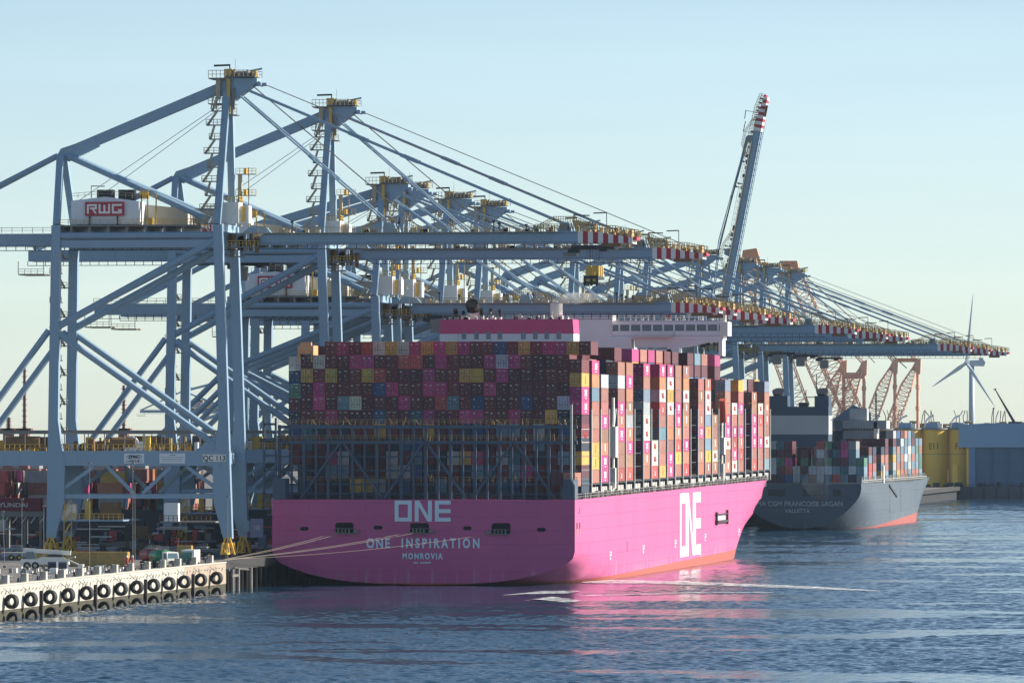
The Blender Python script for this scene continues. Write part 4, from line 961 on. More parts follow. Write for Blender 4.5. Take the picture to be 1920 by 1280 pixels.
# bridge
by=267.0
wht=mat('bridge_white',(0.88,0.87,0.87),.5,var=.05)
b=MB(); b.box(-17,9.2,by,by+12,20,56.0); b.box(-9,4.5,by-.02,by+7,56,61.9)
b.prism([(9,53.0),(33,53.0),(33,56.0),(9,56.0)],'y',by+1,by+11) if False else None
b.box(-32,32,by+1,by+8,55.6,57.75); b.box(-32,32,by+1,by+8,59.35,60.4)
br=b.build('bridge_house',wht,ship)
b=MB(); b.prism([(10,53.2),(19,53.2),(20,49.5),(21.8,49.5),(21.8,47),(20,45),(14,45),(14,49),(10,49)],'y',by+1,by+7); b.box(18.0,21,by+1,by+7,38,55.6); b.prism([(10,53.6),(21,53.6),(23.5,53.9),(28,55.0),(31.5,55.0),(31.5,55.6),(10,55.6)],'y',by+1.2,by+7); b.box(30.8,31.8,by+1,by+7,51.5,55.6); b.build('wing_support',wht,br)
b=MB(); b.box(-31.8,31.8,by+1.3,by+7.8,57.75,59.35); b.build('window_band',GLASS,br)
for k in range(24):
    x=-31.9+k*2.72; m=MB(); m.box(x-.2,x+.2,by+.92,by+1.3,57.7,59.4); m.build('mullion',wht,br)
b=MB(); b.rail([(4.6,by+1.2,60.4),(32,by+1.2,60.4)],1.6,1.4,.15); b.rail([(-32,by+1.2,60.4),(-9,by+1.2,60.4)],1.5,1.4,.1); b.rail([(11,by-.6,56.0),(20,by-.6,56)],1.2,1,.09)
rr=random.Random(6)
for k in range(26):
    x=rr.uniform(5,31); b.tube((x,by+3,60.4),(x,by+3,60.4+rr.uniform(.6,2.8)),rr.choice((.06,.1,.2)),5)
for x in (7.2,11.6):
    for a in (0,1.6): b.beam((x+a,by+3,60.4),(x+a,by+3,63.6),.14,.14)
    for z in (61,62,63): b.beam((x,by+3,z),(x+1.6,by+3,z+.8),.12,.12)
b.build('monkey_island_gear',WHT,br,kind='stuff')
b=MB(); b.tube((18.2,by+2,60.4),(18.2,by+2,64),.07,5,0); b._add([(18.2,by+2,61.0),(17.3,by+2.1,61.2),(18.0,by+2.3,62.6),(18.2,by+2,63.6),(18.8,by+1.9,62.4),(18.9,by+1.8,61.0)],[(0,1,2,3),(0,3,4,5)],1); b.build('flag',[WHT,mat('flag_red',(.6,.03,.05),.7)],br)
b=MB(); b.box(31.2,33.2,by,by+8,56.5,60.0,0); b.tube((32.4,by+1,60),(32.4,by+1,62.6),.35,6,0); b.rail([(31.5,by-.1,60),(33.6,by-.1,60)],1.1,.6,.1,0); b.build('bridge_wing_end',[WHT],br)
m=MB(); m.rail([(9.5,by-.9,56.4),(20,by-.9,56.4),(20,by+1,56.4)],1.15,1.0,.1); m.box(9.5,20.1,by-1,by+1,56.2,56.4); m.box(4.4,4.6,by-.3,by,56.4,61.9); m.rail([(-9,by-.02,61.9),(4.5,by-.02,61.9)],.9,1.1,.12); m.build('bridge_balcony',WHT,br,kind='stuff')
m=MB(); m.box(-32.02,32.02,by+.94,by+.99,56.5,56.62); m.box(-32.02,32.02,by+.94,by+.99,60.25,60.42); m.build('deck_line',mat('seam_grey',(.42,.45,.48),.6),br,kind='stuff')
# crew cranes on the starboard side
for (px,yy,h) in ((1151,66.5,0),(1357,273.0,1)):
    m=MB(); m.box(30.4,31.6,yy-.8,yy+.8,20,24.5,0); m.tube((31,yy,20),(31,yy,40 if not h else 36),.35,8,0); m.box(30.2,31.8,yy-1.6,yy+1.6,26.8,33.6 if not h else 31,0); m.beam((31.2,yy,34),(31.2,yy+3,37.5),.3,.4,0); m.build('provision_crane',WHT,ship)
m=MB(); m.tube((31.6,272,35),(31.6,269.5,40.5),.9,8); m.build('lifeboat',mat('lifeboat_red',(.6,.12,.08),.5),ship)
m=MB()
for n in GAPS:
    y=YN[n]; z0=zdeck(y)
    for k in range(6): m.box(28,30.9,y+1,y+12,z0+k*3.0,z0+k*3.0+.2)
    for k in range(5): m.box(28.2,29.6,y+2+k*2,y+2.6+k*2,z0,z0+17)
m.build('access_tower',DARK,ship,kind='stuff')
m=MB(); m.box(-1.3,1.3,0,6,-.2,.3); m.box(-1.2,1.2,0,1,.3,2.3); m.box(-1.7,-1.2,0,5.6,-2.0,1.6); m.box(1.2,1.7,0,5.6,-2.0,1.6); o=m.build('loose_spreader',ORANGE,None,(xc(.9),15.3,48.95+.35)); tag(o,'orange lifting frame resting on the left end of the stern stack','spreader')
# mooring lines
def rope(a,b,sag,label,n=14):
    a=Vector(a);b=Vector(b); pts=[]
    for i in range(n+1):
        t=i/n; p=a.lerp(b,t); p.z-=sag*4*t*(1-t); pts.append(p)
    m=MB().path(pts,.036,5); o=m.build('mooring_line',ROPE); tag(o,label,'rope','stern mooring lines of the pink ship')
bpt=(QX-.8,-60,6.6)
for i,(px,py,lab) in enumerate(((634,997,'lower pale mooring line from the left transom opening to the wharf end'),(650,996,'upper pale mooring line from the left transom opening to the wharf end'),(780,995,'lower pale mooring line from the middle transom opening to the wharf end'),(800,994,'upper pale mooring line from the middle transom opening to the wharf end'),(930,999,'pale mooring line from the right transom opening to the wharf end'))):
    x,z=txm(px,py); rope((TWX(x),-.6,z),(bpt[0]+.2*i,bpt[1]-i*.5,bpt[2]),0.35+.12*i,lab)
# ------------------------------------------------------------------ far navy ship
far=thing('container_ship','navy and grey container ship moored beyond the magenta ship bow','container ship',(-3.4,790,0))
h2=20.3
K2=[(0,[(0,.6),(4,.8),(7.5,1.6),(11,3.2),(14,5.0),(16.3,7.0),(18.0,8.8),(19.3,10.5),(20.0,12),(20.3,13.5),(20.3,14.6),(20.3,15.4)]),
    (5,[(0,.1),(4,.3),(7.5,1.0),(11,2.3),(14,4.0),(16.3,6.0),(18.2,8.0),(19.5,9.8),(20.2,11.6),(20.3,13.3),(20.3,14.6),(20.3,15.4)]),
    (60,[(0,-9),(10,-9),(15,-7),(17.5,-4.5),(19,-1.5),(19.8,1.5),(20.2,4.5),(20.3,7),(20.3,9.5),(20.3,12),(20.3,14),(20.3,15.2)]),
    (190,[(0,-10),(14,-10),(19,-8.5),(20.2,-6),(20.3,-3),(20.3,0),(20.3,3),(20.3,6),(20.3,9),(20.3,12),(20.3,14),(20.3,14.9)])]
f0=[(-8,186),(0,192),(3,196),(8,215),(12,238),(16,262)]; fe=[(-8,300),(0,305),(16,330)]
build_hull('hull',h2,lambda y:15.0 if y<220 else 15+ (y-220)*.012,K2,list(range(196,329,6)),lambda z:interp(f0,z),lambda z:interp(fe,z),CMAH,far)
t_=text('CMA CGM FRANCOISE SAGAN',2.25,mat('faded_letters',(0.42,0.42,0.42),.6),far,(-.9,-.1,8.0),sx=.98,bold=.04); text('VALLETTA',1.8,MATS['faded_letters'],far,(-.9,-.1,5.8),sx=1.0,bold=.03)
for (a,b) in ((-10.5,-5),(1,7),(11,13.5)): m=MB(); m.box(a,b,-.06,0,11.3,13.4); m.build('mooring_port',DARK,far)
def fbox(x0,x1,y0,y1,z0,z1,mt,name,parent=far): m=MB(); m.box(x0,x1,y0,y1,z0,z1); return m.build(name,mt,parent)
fgrey=mat('faded_grey',(0.36,0.38,0.38),.6,var=.12,scale=.2); fnavy=mat('faded_navy',(0.035,0.06,0.10),.5,var=.15,scale=.2)
cs=fbox(-18,4.4,50,62,15,31.6,fnavy,'engine_casing'); fbox(-18.1,4.5,49.9,62.1,31.6,38.0,fgrey,'casing_band',cs) ; fbox(-18,4.4,50,62,38.0,41.0,fnavy,'casing_top',cs)
for (a,b,cx_) in ((-16.5,-9.6,-13),(-.4,4.4,2.0)):
    s_=fbox(a,b,51,60,41.0,44.6,fnavy,'stack',cs); m=MB(); m.tube((cx_,55,44.6),(cx_-.1,54,46.3),1.7,12,r2=2.1); m.build('stack_tip',DARK,s_)
m=MB(); m.tube((-3.6,54,41),(-3.6,54,46.6),.15,5); m.beam((-3.8,54,44.2),(-.5,54,44.2),.3,.3); m.tube((.2,52,46),(.2,52,52),.15,5); m.box(-6,-3,53,57,41,42.4); m.build('mast',DARK,cs)
ac=fbox(4.6,16.0,95,110,15,35.5,fgrey,'accommodation'); m=MB(); m.box(-13.4,20,94,108,33.6,36.4); m.build('bridge_wing',fgrey,ac); fbox(7,13,97,104,36.4,40.5,fgrey,'wheelhouse',ac); fbox(15.6,16.8,94,96,24,36,WHT,'wing_post',ac); m=MB(); m.tube((16,99,36),(16,99,46),.3,6); [m.beam((14.6,99,z),(17.4,99,z),.2,.2) for z in (38,40.5,43)]; m.build('radar_mast',DARK,ac)
for k in range(11): fbox(5.2+k*.98,5.8+k*.98,94.8,94.95,33.0,33.5,DARK,'window',ac) if k<11 else None
# its cargo
def stack(x,y,z,s,along='y'):
    for i,k in enumerate(s): 
        if k!='.': mass_box(-3.4+x,790+y,z+2.75*i,k,h=2.75,along=along)
rows=['gwBkbNRN..ggbg'[:0]]
for c_ in range(15):
    x=-18.6+c_*2.66
    hgt={0:3,1:4,2:5,3:5,4:5,5:5,6:2,7:4,8:2,9:5,10:5,11:5,12:5,13:5,14:3}[c_]
    stack(x,14,15.6,''.join(rnd.choice('ggbBkTRPNkwG') for _ in range(hgt)))
Y=30; n=0
fs=['RRbk','bokN','wBooN','YboN','bookk','Bobkk','bgYbk','Yobo','ooobw','obwbb','bggWb','obobk','obbGb','bGGob']
for i,s_ in enumerate(fs):
    yy=30+i*15.0
    if 48<yy<64 or 92<yy<112: continue
    stack(18.7,yy,16.4,s_)
    for c_ in range(12): stack(18.7-2.66*(c_+1),yy,16.4,''.join(rnd.choice('kNNBbgko') for _ in range(len(s_)+(1 if i>6 else 0))))
m=MB(); 
for k in range(44): y=6+k*5.6; m.beam((20.0,y,15),(20.0,y,17.6),.45,.5,0); 
m.rail([(20.1,3,15.2),(20.1,255,15.1)],1.2,3,.15,0); m.build('deck_rail',[LIGHTG],far,kind='stuff')
m=MB(); m.box(19.4,20.6,78,81,15,21,0); m.beam((20.5,100,14),(20.5,128,10),.5,.7,1); m.build('gangway',[WHT,DARK],far)
for (a,b) in ((104,142),(146,190)): fbox(20.3,20.36,a,b,4.6,12.8,mat('hull_patch',(0.075,0.10,0.13),.6),'hull_patch')
o=massC.build('container_mass',CONTS); tag(o,'remaining stacked containers deeper inside both ships and behind the lattice','containers',kind='stuff')
# ------------------------------------------------------------------ terminal yard
massC=MB()
for bx in range(0,20):
    for ty in range(0,2):
        X0=-100-bx*9.6; Y0=165+ty*70+ (bx%3)*5
        for r_ in range(12):
            for t_ in range(rnd.randint(4,6)):
                mass_box(X0-rnd.uniform(0,.3)-6,Y0+r_*2.6,5.7+t_*2.9,rnd.choice('mmkRPPoOOYWWgGBbo'),l=6.06,along='x')
o=massC.build('yard_container_mass',CONTS); tag(o,'rows of stacked coloured containers in the yard behind the crane legs','containers',kind='stuff')
def yard_cont(loc,c,l,label,words=None,name='container'):
    m=MB(); m.box(0,l,0,2.44,0,2.9); 
    o=m.build(name,CONT,None,loc,colour=c); tag(o,label,'container')
    m=MB()
    for k in range(int(l/1.22)): m.box(.1+k*1.22,.55+k*1.22,-.06,0,.12,2.78)
    m.build('corrugation',CONT,o,colour=c)
    m=MB(); m.box(l,l+.06,.15,1.18,.1,2.8); m.build('door',CONT,o,colour=c); m=MB(); m.box(l,l+.06,1.26,2.3,.1,2.8); m.build('door',CONT,o,colour=c)
    if words: text(words,1.35,MARK,o,(l/2-.6,-.08,.9),sx=1.3,bold=.03)
    return o
p=at(76,958,1440); yard_cont((p.x-12.19,p.y,p.z),(.17,.012,.03),12.19,'dark red container lettered HYUNDAI on a raised carrier left of the crane leg','HYUNDAI')
m=MB(); m.box(0,13,0,2.6,p.z-1.2-5.6,p.z-5.65,0)
for k in range(7): m.beam((.4+k*2,0,p.z-2.6-5.6),(1.4+k*2,0,p.z-1.3-5.6),.25,.25,1)
for x in (1,5,9,12.5): m.box(x-.25,x+.25,.2,2.4,0,p.z-1.2-5.6,0)
o=m.build('container_rack',[GREY,LIGHTG],None,(p.x-12.6,p.y,5.6)); tag(o,'steel transfer rack under the dark red HYUNDAI container','rack')
yard_cont((-58.6,-88.4,5.65),(.42,.28,.075),6.3,'dull yellow container on the quay, left one of the joined pair')
yard_cont((-52.2,-88.4,5.65),(.44,.30,.085),6.3,'dull yellow container on the quay, right one of the joined pair')
yard_cont((-64.9,-88.4,5.65),(.42,.28,.075),6.1,'dull yellow container on the quay behind the white mobile crane')
yard_cont((-50.8,-14.5,5.65),(.48,.32,.10),3.0,'short yellow container just right of the white tank truck')
# automated vehicles
def agv(loc,label,load=None):
    t=thing('automated_vehicle',label,'vehicle',loc,0,'automated vehicles parked under the cranes')
    m=MB(); m.box(0,14.8,0,3,.75,1.5,0); m.build('chassis',mat('agv_blue',(.16,.22,.30),.5),t)
    m=MB(); m.box(-.1,14.9,-.05,3.05,1.5,1.72,0); m.box(.4,14.4,-.1,-.02,1.1,1.25,0); m.build('deck_plate',LIGHTG,t)
    for x in (2.2,3.9,10.9,12.6):
        w_=MB(); w_.tube((x,-.1,.62),(x,.5,.62),.62,14,0); w_.tube((x,-.13,.62),(x,-.08,.62),.3,10,1); w_.build('wheel',[RUBBER,YEL],t)
    m=MB(); m.box(5.6,9.2,-.08,0,.5,1.1,0); m.build('side_box',mat('box_red',(.42,.05,.04),.5),t)
    return t
AG=[(-70,40,0),(-57,62,0),(-88,30,0),(-104,18,0),(-60,95,0),(-76,120,0),(-55,140,0),(-95,70,0),(-112,52,0),(-85,-30,0),(-108,-34,0),(-62,14,0)]
for i,(x,y,z) in enumerate(AG):
    agv((x,y,5.62),f'flat blue and grey automated container vehicle, {ordn[i]} of those parked under the crane legs')
# stacked flat racks / stairs clutter in the shaded portal
m=MB(); rr=random.Random(11)
for k in range(260):
    x=rr.uniform(-112,-44); y=rr.uniform(20,150); w_=rr.uniform(.5,3.4); h_=rr.uniform(.6,2.8); z=5.6+rr.choice((0,0,1.5,3.2))
    m.box(x,x+w_,y,y+rr.uniform(.5,2),z,z+h_,rr.choice((0,0,0,0,1,2,4,5)))
for k in range(16):
    x=rr.uniform(-110,-50); y=rr.uniform(20,120); z=5.6+rr.uniform(1,6); m.box(x,x+rr.uniform(4,8),y,y+.4,z,z+.3,3)
o=m.build('lashing_gear',[DARK,GREY,RUST,LIGHTG,mat('box_red2',(.35,.05,.04),.5),mat('agv_blue2',(.14,.19,.27),.5)]); tag(o,'jumble of lashing bins and gear in the shade under the cranes','equipment',kind='stuff')
m=MB(); m.box(-125,-42,160,161,5.6,14,0); o=m.build('dark_screen',DARK); tag(o,'plain dark screen behind the parked vehicles under the cranes','screen')  # wide flat dark sheet across the view behind the vehicles
# tank trucks
def tanker(loc,rz,label,tankmat,cab=True,scale=1.0):
    t=thing('tank_truck',label,'truck',loc,rz)
    m=MB(); m.box(-1.1,1.1,-6.5,2.4,.7,1.0); m.build('chassis',DARK,t)
    m=MB(); m.tube((0,-6.4,2.2),(0,-.4,2.2),1.3,16); m.build('tank',tankmat,t,smooth=True)
    m=MB(); m.box(-.4,.4,-5.8,-1,3.45,3.6); m.rail([(-.5,-5.8,3.5),(-.5,-1,3.5)],.7,1.2,.07); m.build('tank_walkway',GREY,t)
    for y in (-5.6,-4.3,1.5):
        for x in (-1.2,.75): w_=MB(); w_.tube((x,y,.52),(x+.45,y,.52),.52,12); w_.build('wheel',RUBBER,t)
    if cab:
        m=MB(); m.prism([(0.0,.6),(2.5,.6),(2.5,1.9),(2.2,3.1),(0.0,3.2)],'x',-1.25,1.25,0); c_=m.build('cab',WHT,t)
        m=MB(); m._add([(-1.1,2.53,1.95),(1.1,2.53,1.95),(1.0,2.26,2.95),(-1.0,2.26,2.95)],[(0,1,2,3)]); m.box(1.26,1.29,.8,2.0,1.9,2.8); m.build('windscreen',GLASS,c_)
        m=MB(); m.box(-.9,.9,2.5,2.56,.85,1.45); m.build('grille',DARK,c_); 
        for x in (-1.0,.75): m=MB(); m.box(x,x+.25,2.5,2.57,.95,1.15); m.build('headlight',LIGHTG,c_)
    return t
tanker((-35.2,-100.5,5.65),R(216),'white-cabbed truck with a shiny green tank parked near the wharf edge',GREENP)
tanker((-39.5,-88,5.65),R(218),'dark red tank vehicle parked behind the green tank truck',REDT,cab=False)
m=MB(); m.box(-1.3,1.3,-3,3,.8,3.3,0); m.box(-1.2,1.2,-4.6,-3.1,.8,2.9,1)
for y in (-3.6,1.8):
    for x in (-1.3,.9): m.tube((x,y,.5),(x+.4,y,.5),.5,10,2)
o=m.build('box_van',[WHT,GLASS,RUBBER],None,(-33.9,-84,5.65)); tag(o,'white box van parked just right of the green tank truck','van')
for i,(x,y) in enumerate(((-45.2,-92,),(-44.3,-91))):
    m=MB(); m.tube((0,0,0),(0,0,1.9),.28,10,0); m.tube((0,0,1.9),(0,0,2.3),.2,8,1); m.tube((0,-.4,1.2),(0,.4,1.2),.16,8,0); m.tube((0,0,0),(0,0,.15),.42,10,0); o=m.build('hydrant',[mat('hydrant_red',(.5,.04,.04),.45),WHT],None,(x,y,5.62)); tag(o,('left','right')[i]+' red hydrant with a white cap beside the dark red tank vehicle','hydrant','pair of red hydrants')
# mobile crane
mc=thing('mobile_crane','white and dark mobile crane parked on the quay at the far left','mobile crane',(-61.5,-116,5.65),R(6))
m=MB(); m.box(0,9.5,0,2.6,.9,1.6,0); m.prism([(0,1.6),(9.5,1.6),(8.6,2.3),(4.2,2.4),(3.2,1.9),(.3,2.0)],'y',0,.3,0); m.build('carrier',WHT,mc)
for x in (1.4,3.0,6.4,8.0):
    w_=MB(); w_.tube((x,-.1,.7),(x,.5,.7),.72,16,0); w_.tube((x,-.13,.7),(x,-.09,.7),.35,12,1); w_.build('wheel',[RUBBER,LIGHTG],mc)
m=MB(); m.prism([(1.0,1.6),(3.0,1.6),(2.8,3.3),(1.2,3.4)],'y',.3,2.4); m.build('cab',GLASS,mc)
m=MB(); m.beam((.5,1.6,3.7),(9.8,1.6,3.1),.7,.8,0); m.beam((4,1.6,2),(7.4,1.6,3.0),.4,.4,1); m.box(5.5,8.2,.6,2.2,1.7,2.8,1); m.build('telescopic_boom',[WHT,DARK],mc)
m=MB(); m.beam((9.4,0,1.8),(12.6,-2.2,.5),.3,.3); m.beam((9.4,0,2.2),(11,-1,2.4),.25,.25); m.build('outrigger',LIGHTG,mc)
for i,(x,y) in enumerate(((-51.5,-136),(-49,-138))):
    m=MB(); m.box(0,1.7,0,1.6,.3,1.9,0); m.box(.15,1.55,-.05,0,.7,1.6,1); m.box(0,1.7,0,1.6,0,.3,1); o=m.build('generator_box',[mat('steel_blue',(.10,.13,.18),.5),DARK],None,(x,y,5.62)); tag(o,('left','right')[i]+' blue generator box in front of the white mobile crane','generator','pair of generator boxes')
m=MB(); rr=random.Random(8)
for k in range(60):
    x=rr.uniform(-58,-36); y=rr.uniform(-160,-118); m.box(x,x+rr.uniform(.3,1.4),y,y+rr.uniform(.3,1.5),5.6,5.6+rr.uniform(.2,1.2),rr.choice((0,1,2,2)))
o=m.build('quay_gear',[GREY,DARK,WHT]); tag(o,'scattered small gear on the quay near the mobile crane','equipment',kind='stuff')
# slim poles on the quay
for i,(px,yb,yt) in enumerate(((9,1052,958),(41,1000,935),(82,1000,948),(168,990,868),(249,1000,868),(253,978,905),(427,1000,930))):
    d=1300-i*5; p=at(px,yb,d); q=at(px-(4 if i==0 else 0),yt,d); m=MB(); m.tube((0,0,5.6-p.z),(q.x-p.x,0,q.z-p.z),.055,6,r2=.04); m.box(-.35,.35,-.2,.2,5.6-p.z,6.0-p.z); m.box(q.x-p.x-.3,q.x-p.x+.3,-.15,.15,q.z-p.z-.15,q.z-p.z+.1); o=m.build('lamp_pole',GREY,None,p); tag(o,f'slim pale pole on the quay, {ordn[i]} from the left','pole','slim poles on the quay')
# distant masts
for i,(px,yt,yb) in enumerate(((46,685,812),(232,722,812),(16,782,812))):
    d=2600; p=at(px,yb,d); q=at(px,yt,d); m=MB(); w_=.9
    m.beam((0,0,5.6-p.z),(0,0,q.z-p.z),1.3,1.3,0,w2=.9,h2=.9)
    for k in range(12): z=(q.z-p.z)*k/12; m.box(-.9,.9,-.9,.9,z,z+.25,0)
    m.box(-1.8,1.8,-2,2,5.6-p.z,2,0); m.box(-3,3,-2,2,1,2,0)
    o=m.build('pile_rig',mat('rig_red',(.20,.07,.06),.6,var=.3),None,p); tag(o,f"distant dark red rig mast behind the terminal, {('second','third','first and shortest')[i]} from the left",'mast','distant rig masts')
# ------------------------------------------------------------------ far shore on the right
def cyl(px,r,z0,z1,wd,label):
    p=at(px,900,3215); t=thing('yellow_foundation',label,'tower',(p.x,p.y+r,0),0,'yellow steel foundations on the far quay')
    m=MB(); m.tube((0,0,z0),(0,0,z1),r,30); m.build('shell',YTOWER,t,smooth=False)
    m=MB(); m.tube((0,0,z1),(0,0,z1+.8),r+.7,30); m.build('rim',GREY,t)
    m=MB(); m.box(-4,1.5,-2,2,z1+.8,z1+3.4,0); m.box(1.5,3.6,-2,2,z1+.8,z1+3.0,1); m.build('deck_cabin',[SHED,WHT],t)
    pts=[Vector((-r+1.5,-1,z1+.8)),Vector((-r+2,-1,z1+4)),Vector((-r+3.5,-1,z1+6)),Vector((-r+6,-1,z1+7))]; m=MB(); m.path(pts,.5,8); m.build('davit',WHT,t)
    lm=text_mesh(wd,4.2,.05,'front',.85,1.0,'CENTER',.06); lm.materials.append(mat('tower_letters',(.20,.15,.05),.6)); 
    # wrap on the cylinder
    for v in lm.vertices:
        x=v.co.x; a=x/r; v.co.x=math.sin(a)*(r+.05); v.co.y=-math.cos(a)*(r+.05)+v.co.y
    link('lettering',lm,t,(0,0,z1-9.5))
    m=MB(); m.tube((0,0,z1-12.1),(0,0,z1-11.9),r+.03,30); m.build('seam',GREY,t)
    return t
cyl(1650,6.3,5.8,33.4,'F11','yellow steel foundation cylinder partly hidden behind the navy ship bow, left of the row')
cyl(1701,6.3,5.8,33.6,'F11','yellow steel foundation cylinder just right of the navy ship bow, marked F11')
cyl(1751,6.3,5.8,33.6,'E11','middle yellow steel foundation cylinder marked E11')
cyl(1800,6.3,5.8,33.6,'F11','yellow steel foundation cylinder next to the blue hall, marked F11')
p=at(1818,905,3205); m=MB(); m.tube((0,0,0),(0,0,19),1.6,10,0); m.tube((-7,0,0),(-7,0,11),1.6,10,0); m.box(1.6,4.6,-1,1,0,19,1)
for k in range(7): m.box(1.4,5.2,-1.6,1.2,k*2.8,k*2.8+.3,1)
o=m.build('yellow_ladder_tower',[YTOWER,RUST],None,(p.x,p.y,5.8)); tag(o,'slim yellow pipe tower with ladder decks against the blue hall','tower')
# long walkway with curved pipes behind
m=MB()
p0=at(1560,795,3400); p1=at(1960,797,3400)
m.beam(p0,p1,1.2,1.0); rr=random.Random(21)
for k in range(60):
    t=k/60+rr.uniform(-.004,.004); q=p0.lerp(p1,t)
    if (k//5)%2: 
        m.path([q,q+Vector((rr.uniform(-.8,.8),0,4)),q+Vector((rr.uniform(-2,2),0,7.5))],.25,5)
    m.box(q.x,q.x+rr.uniform(1,5),q.y,q.y+3,q.z-rr.uniform(2,7),q.z+rr.uniform(-1,2))
    m.beam(q,(q.x,q.y,5.8),.5,.5)
o=m.build('jacket_tops',mat('tawny_steel',(.30,.24,.16),.7,var=.5,scale=.1)); tag(o,'row of tawny steel frame tops and bent rods above the yellow cylinders','steelwork',kind='stuff')
# blue hall
hl=thing('harbour_hall','large blue hall with a dark open front at the right edge','building',(-34.5,1828,5.6))
m=MB(); m.prism([(0,19.4),(180,19.4),(180,29.6),(14,31.2),(0,30.4)],'y',0,60); m.build('upper_wall',SHED,hl)
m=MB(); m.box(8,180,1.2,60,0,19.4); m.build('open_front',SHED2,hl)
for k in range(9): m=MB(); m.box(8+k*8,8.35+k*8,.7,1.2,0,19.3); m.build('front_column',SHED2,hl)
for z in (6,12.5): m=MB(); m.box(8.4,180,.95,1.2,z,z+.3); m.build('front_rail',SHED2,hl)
m=MB(); m.box(5,8,.5,59,0,19.4); m.build('corner_wall',mat('corner_blue',(.13,.24,.40),.5),hl)
for k in range(11): m=MB(); m.box(-62+k*14,-61+k*14,-6.6,-6.1,-6.5,.2); m.build('quay_fender',DARK,hl) if False else None
m=MB()
for k in range(40): m.box(-70+k*6,-69.3+k*6,1821.5,1822,-1,5.4)
for k in range(30): x=rnd.uniform(-80,30); m.box(x,x+rnd.uniform(1,3.5),1823,1825,5.8,5.8+rnd.uniform(.5,2.5))
o=m.build('quay_fenders',mat('fender_dark',(.045,.05,.06),.8)); tag(o,'dark upright fenders and small gear along the far quay face','fenders',kind='stuff')
# wind turbine
p=at(1822,880,4500); wt=thing('wind_turbine','white wind turbine on the far shore at right','wind turbine',(p.x,p.y,5.5))
hz=79.8-5.5
m=MB(); m.tube((0,0,0),(0,0,hz-1),2.5,20,r2=1.7); tw=m.build('tower',mat('turbine_haze_white',(.38,.45,.52),.4,var=.03),wt,smooth=True)  # white dimmed to blue-grey, distance haze put into the colour
m=MB(); m.prism([(-2.6,hz-2.2),(8.6,hz-2.4),(9.6,hz+.4),(8.4,hz+2),(-2.6,hz+1.7)],'y',-2,2); m.box(5,8,-1,1,hz+2,hz+3.4); m.build('nacelle',MATS['turbine_haze_white'],wt)
ax=Vector((-.80,-.6,0)).normalized(); hub=Vector((0,0,hz))+ax*4.2
m=MB(); m.tube(hub-ax*1.8,hub+ax*1.2,1.9,14,r2=1.2); m.build('hub',MATS['turbine_haze_white'],wt)
hv=Vector((.6,-.80,0)).normalized()
for a in (80,200,320):
    d_=hv*math.cos(R(a))+Vector((0,0,math.sin(R(a)))); ch=ax; pr=d_.cross(ax).normalized()
    vs=[];ks=[(0,.8,.8),(.06,.8,.7),(.18,1.45,.4),(.5,.9,.22),(.85,.45,.12),(1,.1,.05)]
    for (t,w_,th) in ks:
        c=hub+d_*(1.5+46*t)
        for s1,s2 in ((-1,-1),(1,-1),(1,1),(-1,1)): vs.append(c+pr*(w_*s1)+ax*(th*s2))
    fs=[]
    for i in range(len(ks)-1):
        for j in range(4): fs.append((i*4+j,(i+1)*4+j,(i+1)*4+(j+1)%4,i*4+(j+1)%4))
    m=MB(); m._add(vs,fs+[(0,1,2,3)]); m.build('blade',MATS['turbine_haze_white'],wt)
# heavy lift cranes
def lattice(m,p,q,w0,w1,seg,t=.55,side=(1,0,0),mi=0):
    p=Vector(p);q=Vector(q);d=(q-p).normalized(); a=Vector(side).normalized(); b=d.cross(a).normalized(); a=b.cross(d).normalized()
    prev=None
    for i in range(seg+1):
        f_=i/seg; w_=w0+(w1-w0)*f_; c=p.lerp(q,f_); cur=[c+a*w_/2*s1+b*w_/2*s2 for s1,s2 in ((-1,-1),(1,-1),(1,1),(-1,1))]
        if prev:
            for j in range(4): m.beam(prev[j],cur[j],t,t,mi); m.beam(prev[j],cur[(j+1)%4],t*.6,t*.6,mi)
        for j in range(4): m.beam(cur[j],cur[(j+1)%4],t*.6,t*.6,mi)
        prev=cur
def A(px,py,d=3350): return at(px,py,d)
def heavy(label,fn,name='heavy_lift_crane'):
    o=thing(name,label,'crane',(0,0,0),0,'orange heavy-lift cranes behind the navy ship'); fn(o); return o
def h1(o):
    m=MB(); lattice(m,A(1500,765),A(1412,520),9,8,18,.55); m.build('lattice_boom',SALMON,o)
    m=MB(); lattice(m,A(1402,760),A(1404,500),7,7,16,.5); m.build('lattice_mast',SALMON,o)
    m=MB(); a=A(1408,480); m.prism([(a.x-6,a.z-9),(a.x+7,a.z-9),(a.x+3,a.z+4),(a.x-4,a.z+3)],'y',a.y-1,a.y+1); m.build('boom_head',ORANGE,o)
    m=MB(); m.tube(A(1414,480),A(1530,640),.25,4); m.build('pendant',CABLE,o)
heavy('leftmost orange lattice heavy-lift crane with its head above the blue booms',h1)
def h2_(o):
    m=MB(); lattice(m,A(1603,785),A(1487,505),10,6,22,.6); m.build('lattice_boom',SALMON,o)
    m=MB(); lattice(m,A(1570,785),A(1470,560),7,6,16,.5); m.build('lattice_mast',SALMON,o)
    m=MB(); a=A(1484,500); m.prism([(a.x-7,a.z-5),(a.x+5,a.z-7),(a.x+3,a.z+3),(a.x-6,a.z+3)],'y',a.y-1,a.y+1); m.build('boom_head',ORANGE,o)
    m=MB(); m.tube(A(1490,500),A(1700,690),.25,4); m.tube(A(1490,505),A(1640,680),.2,4); m.build('pendant',CABLE,o)
heavy('tall orange lattice heavy-lift crane leaning left behind the navy ship funnels',h2_)
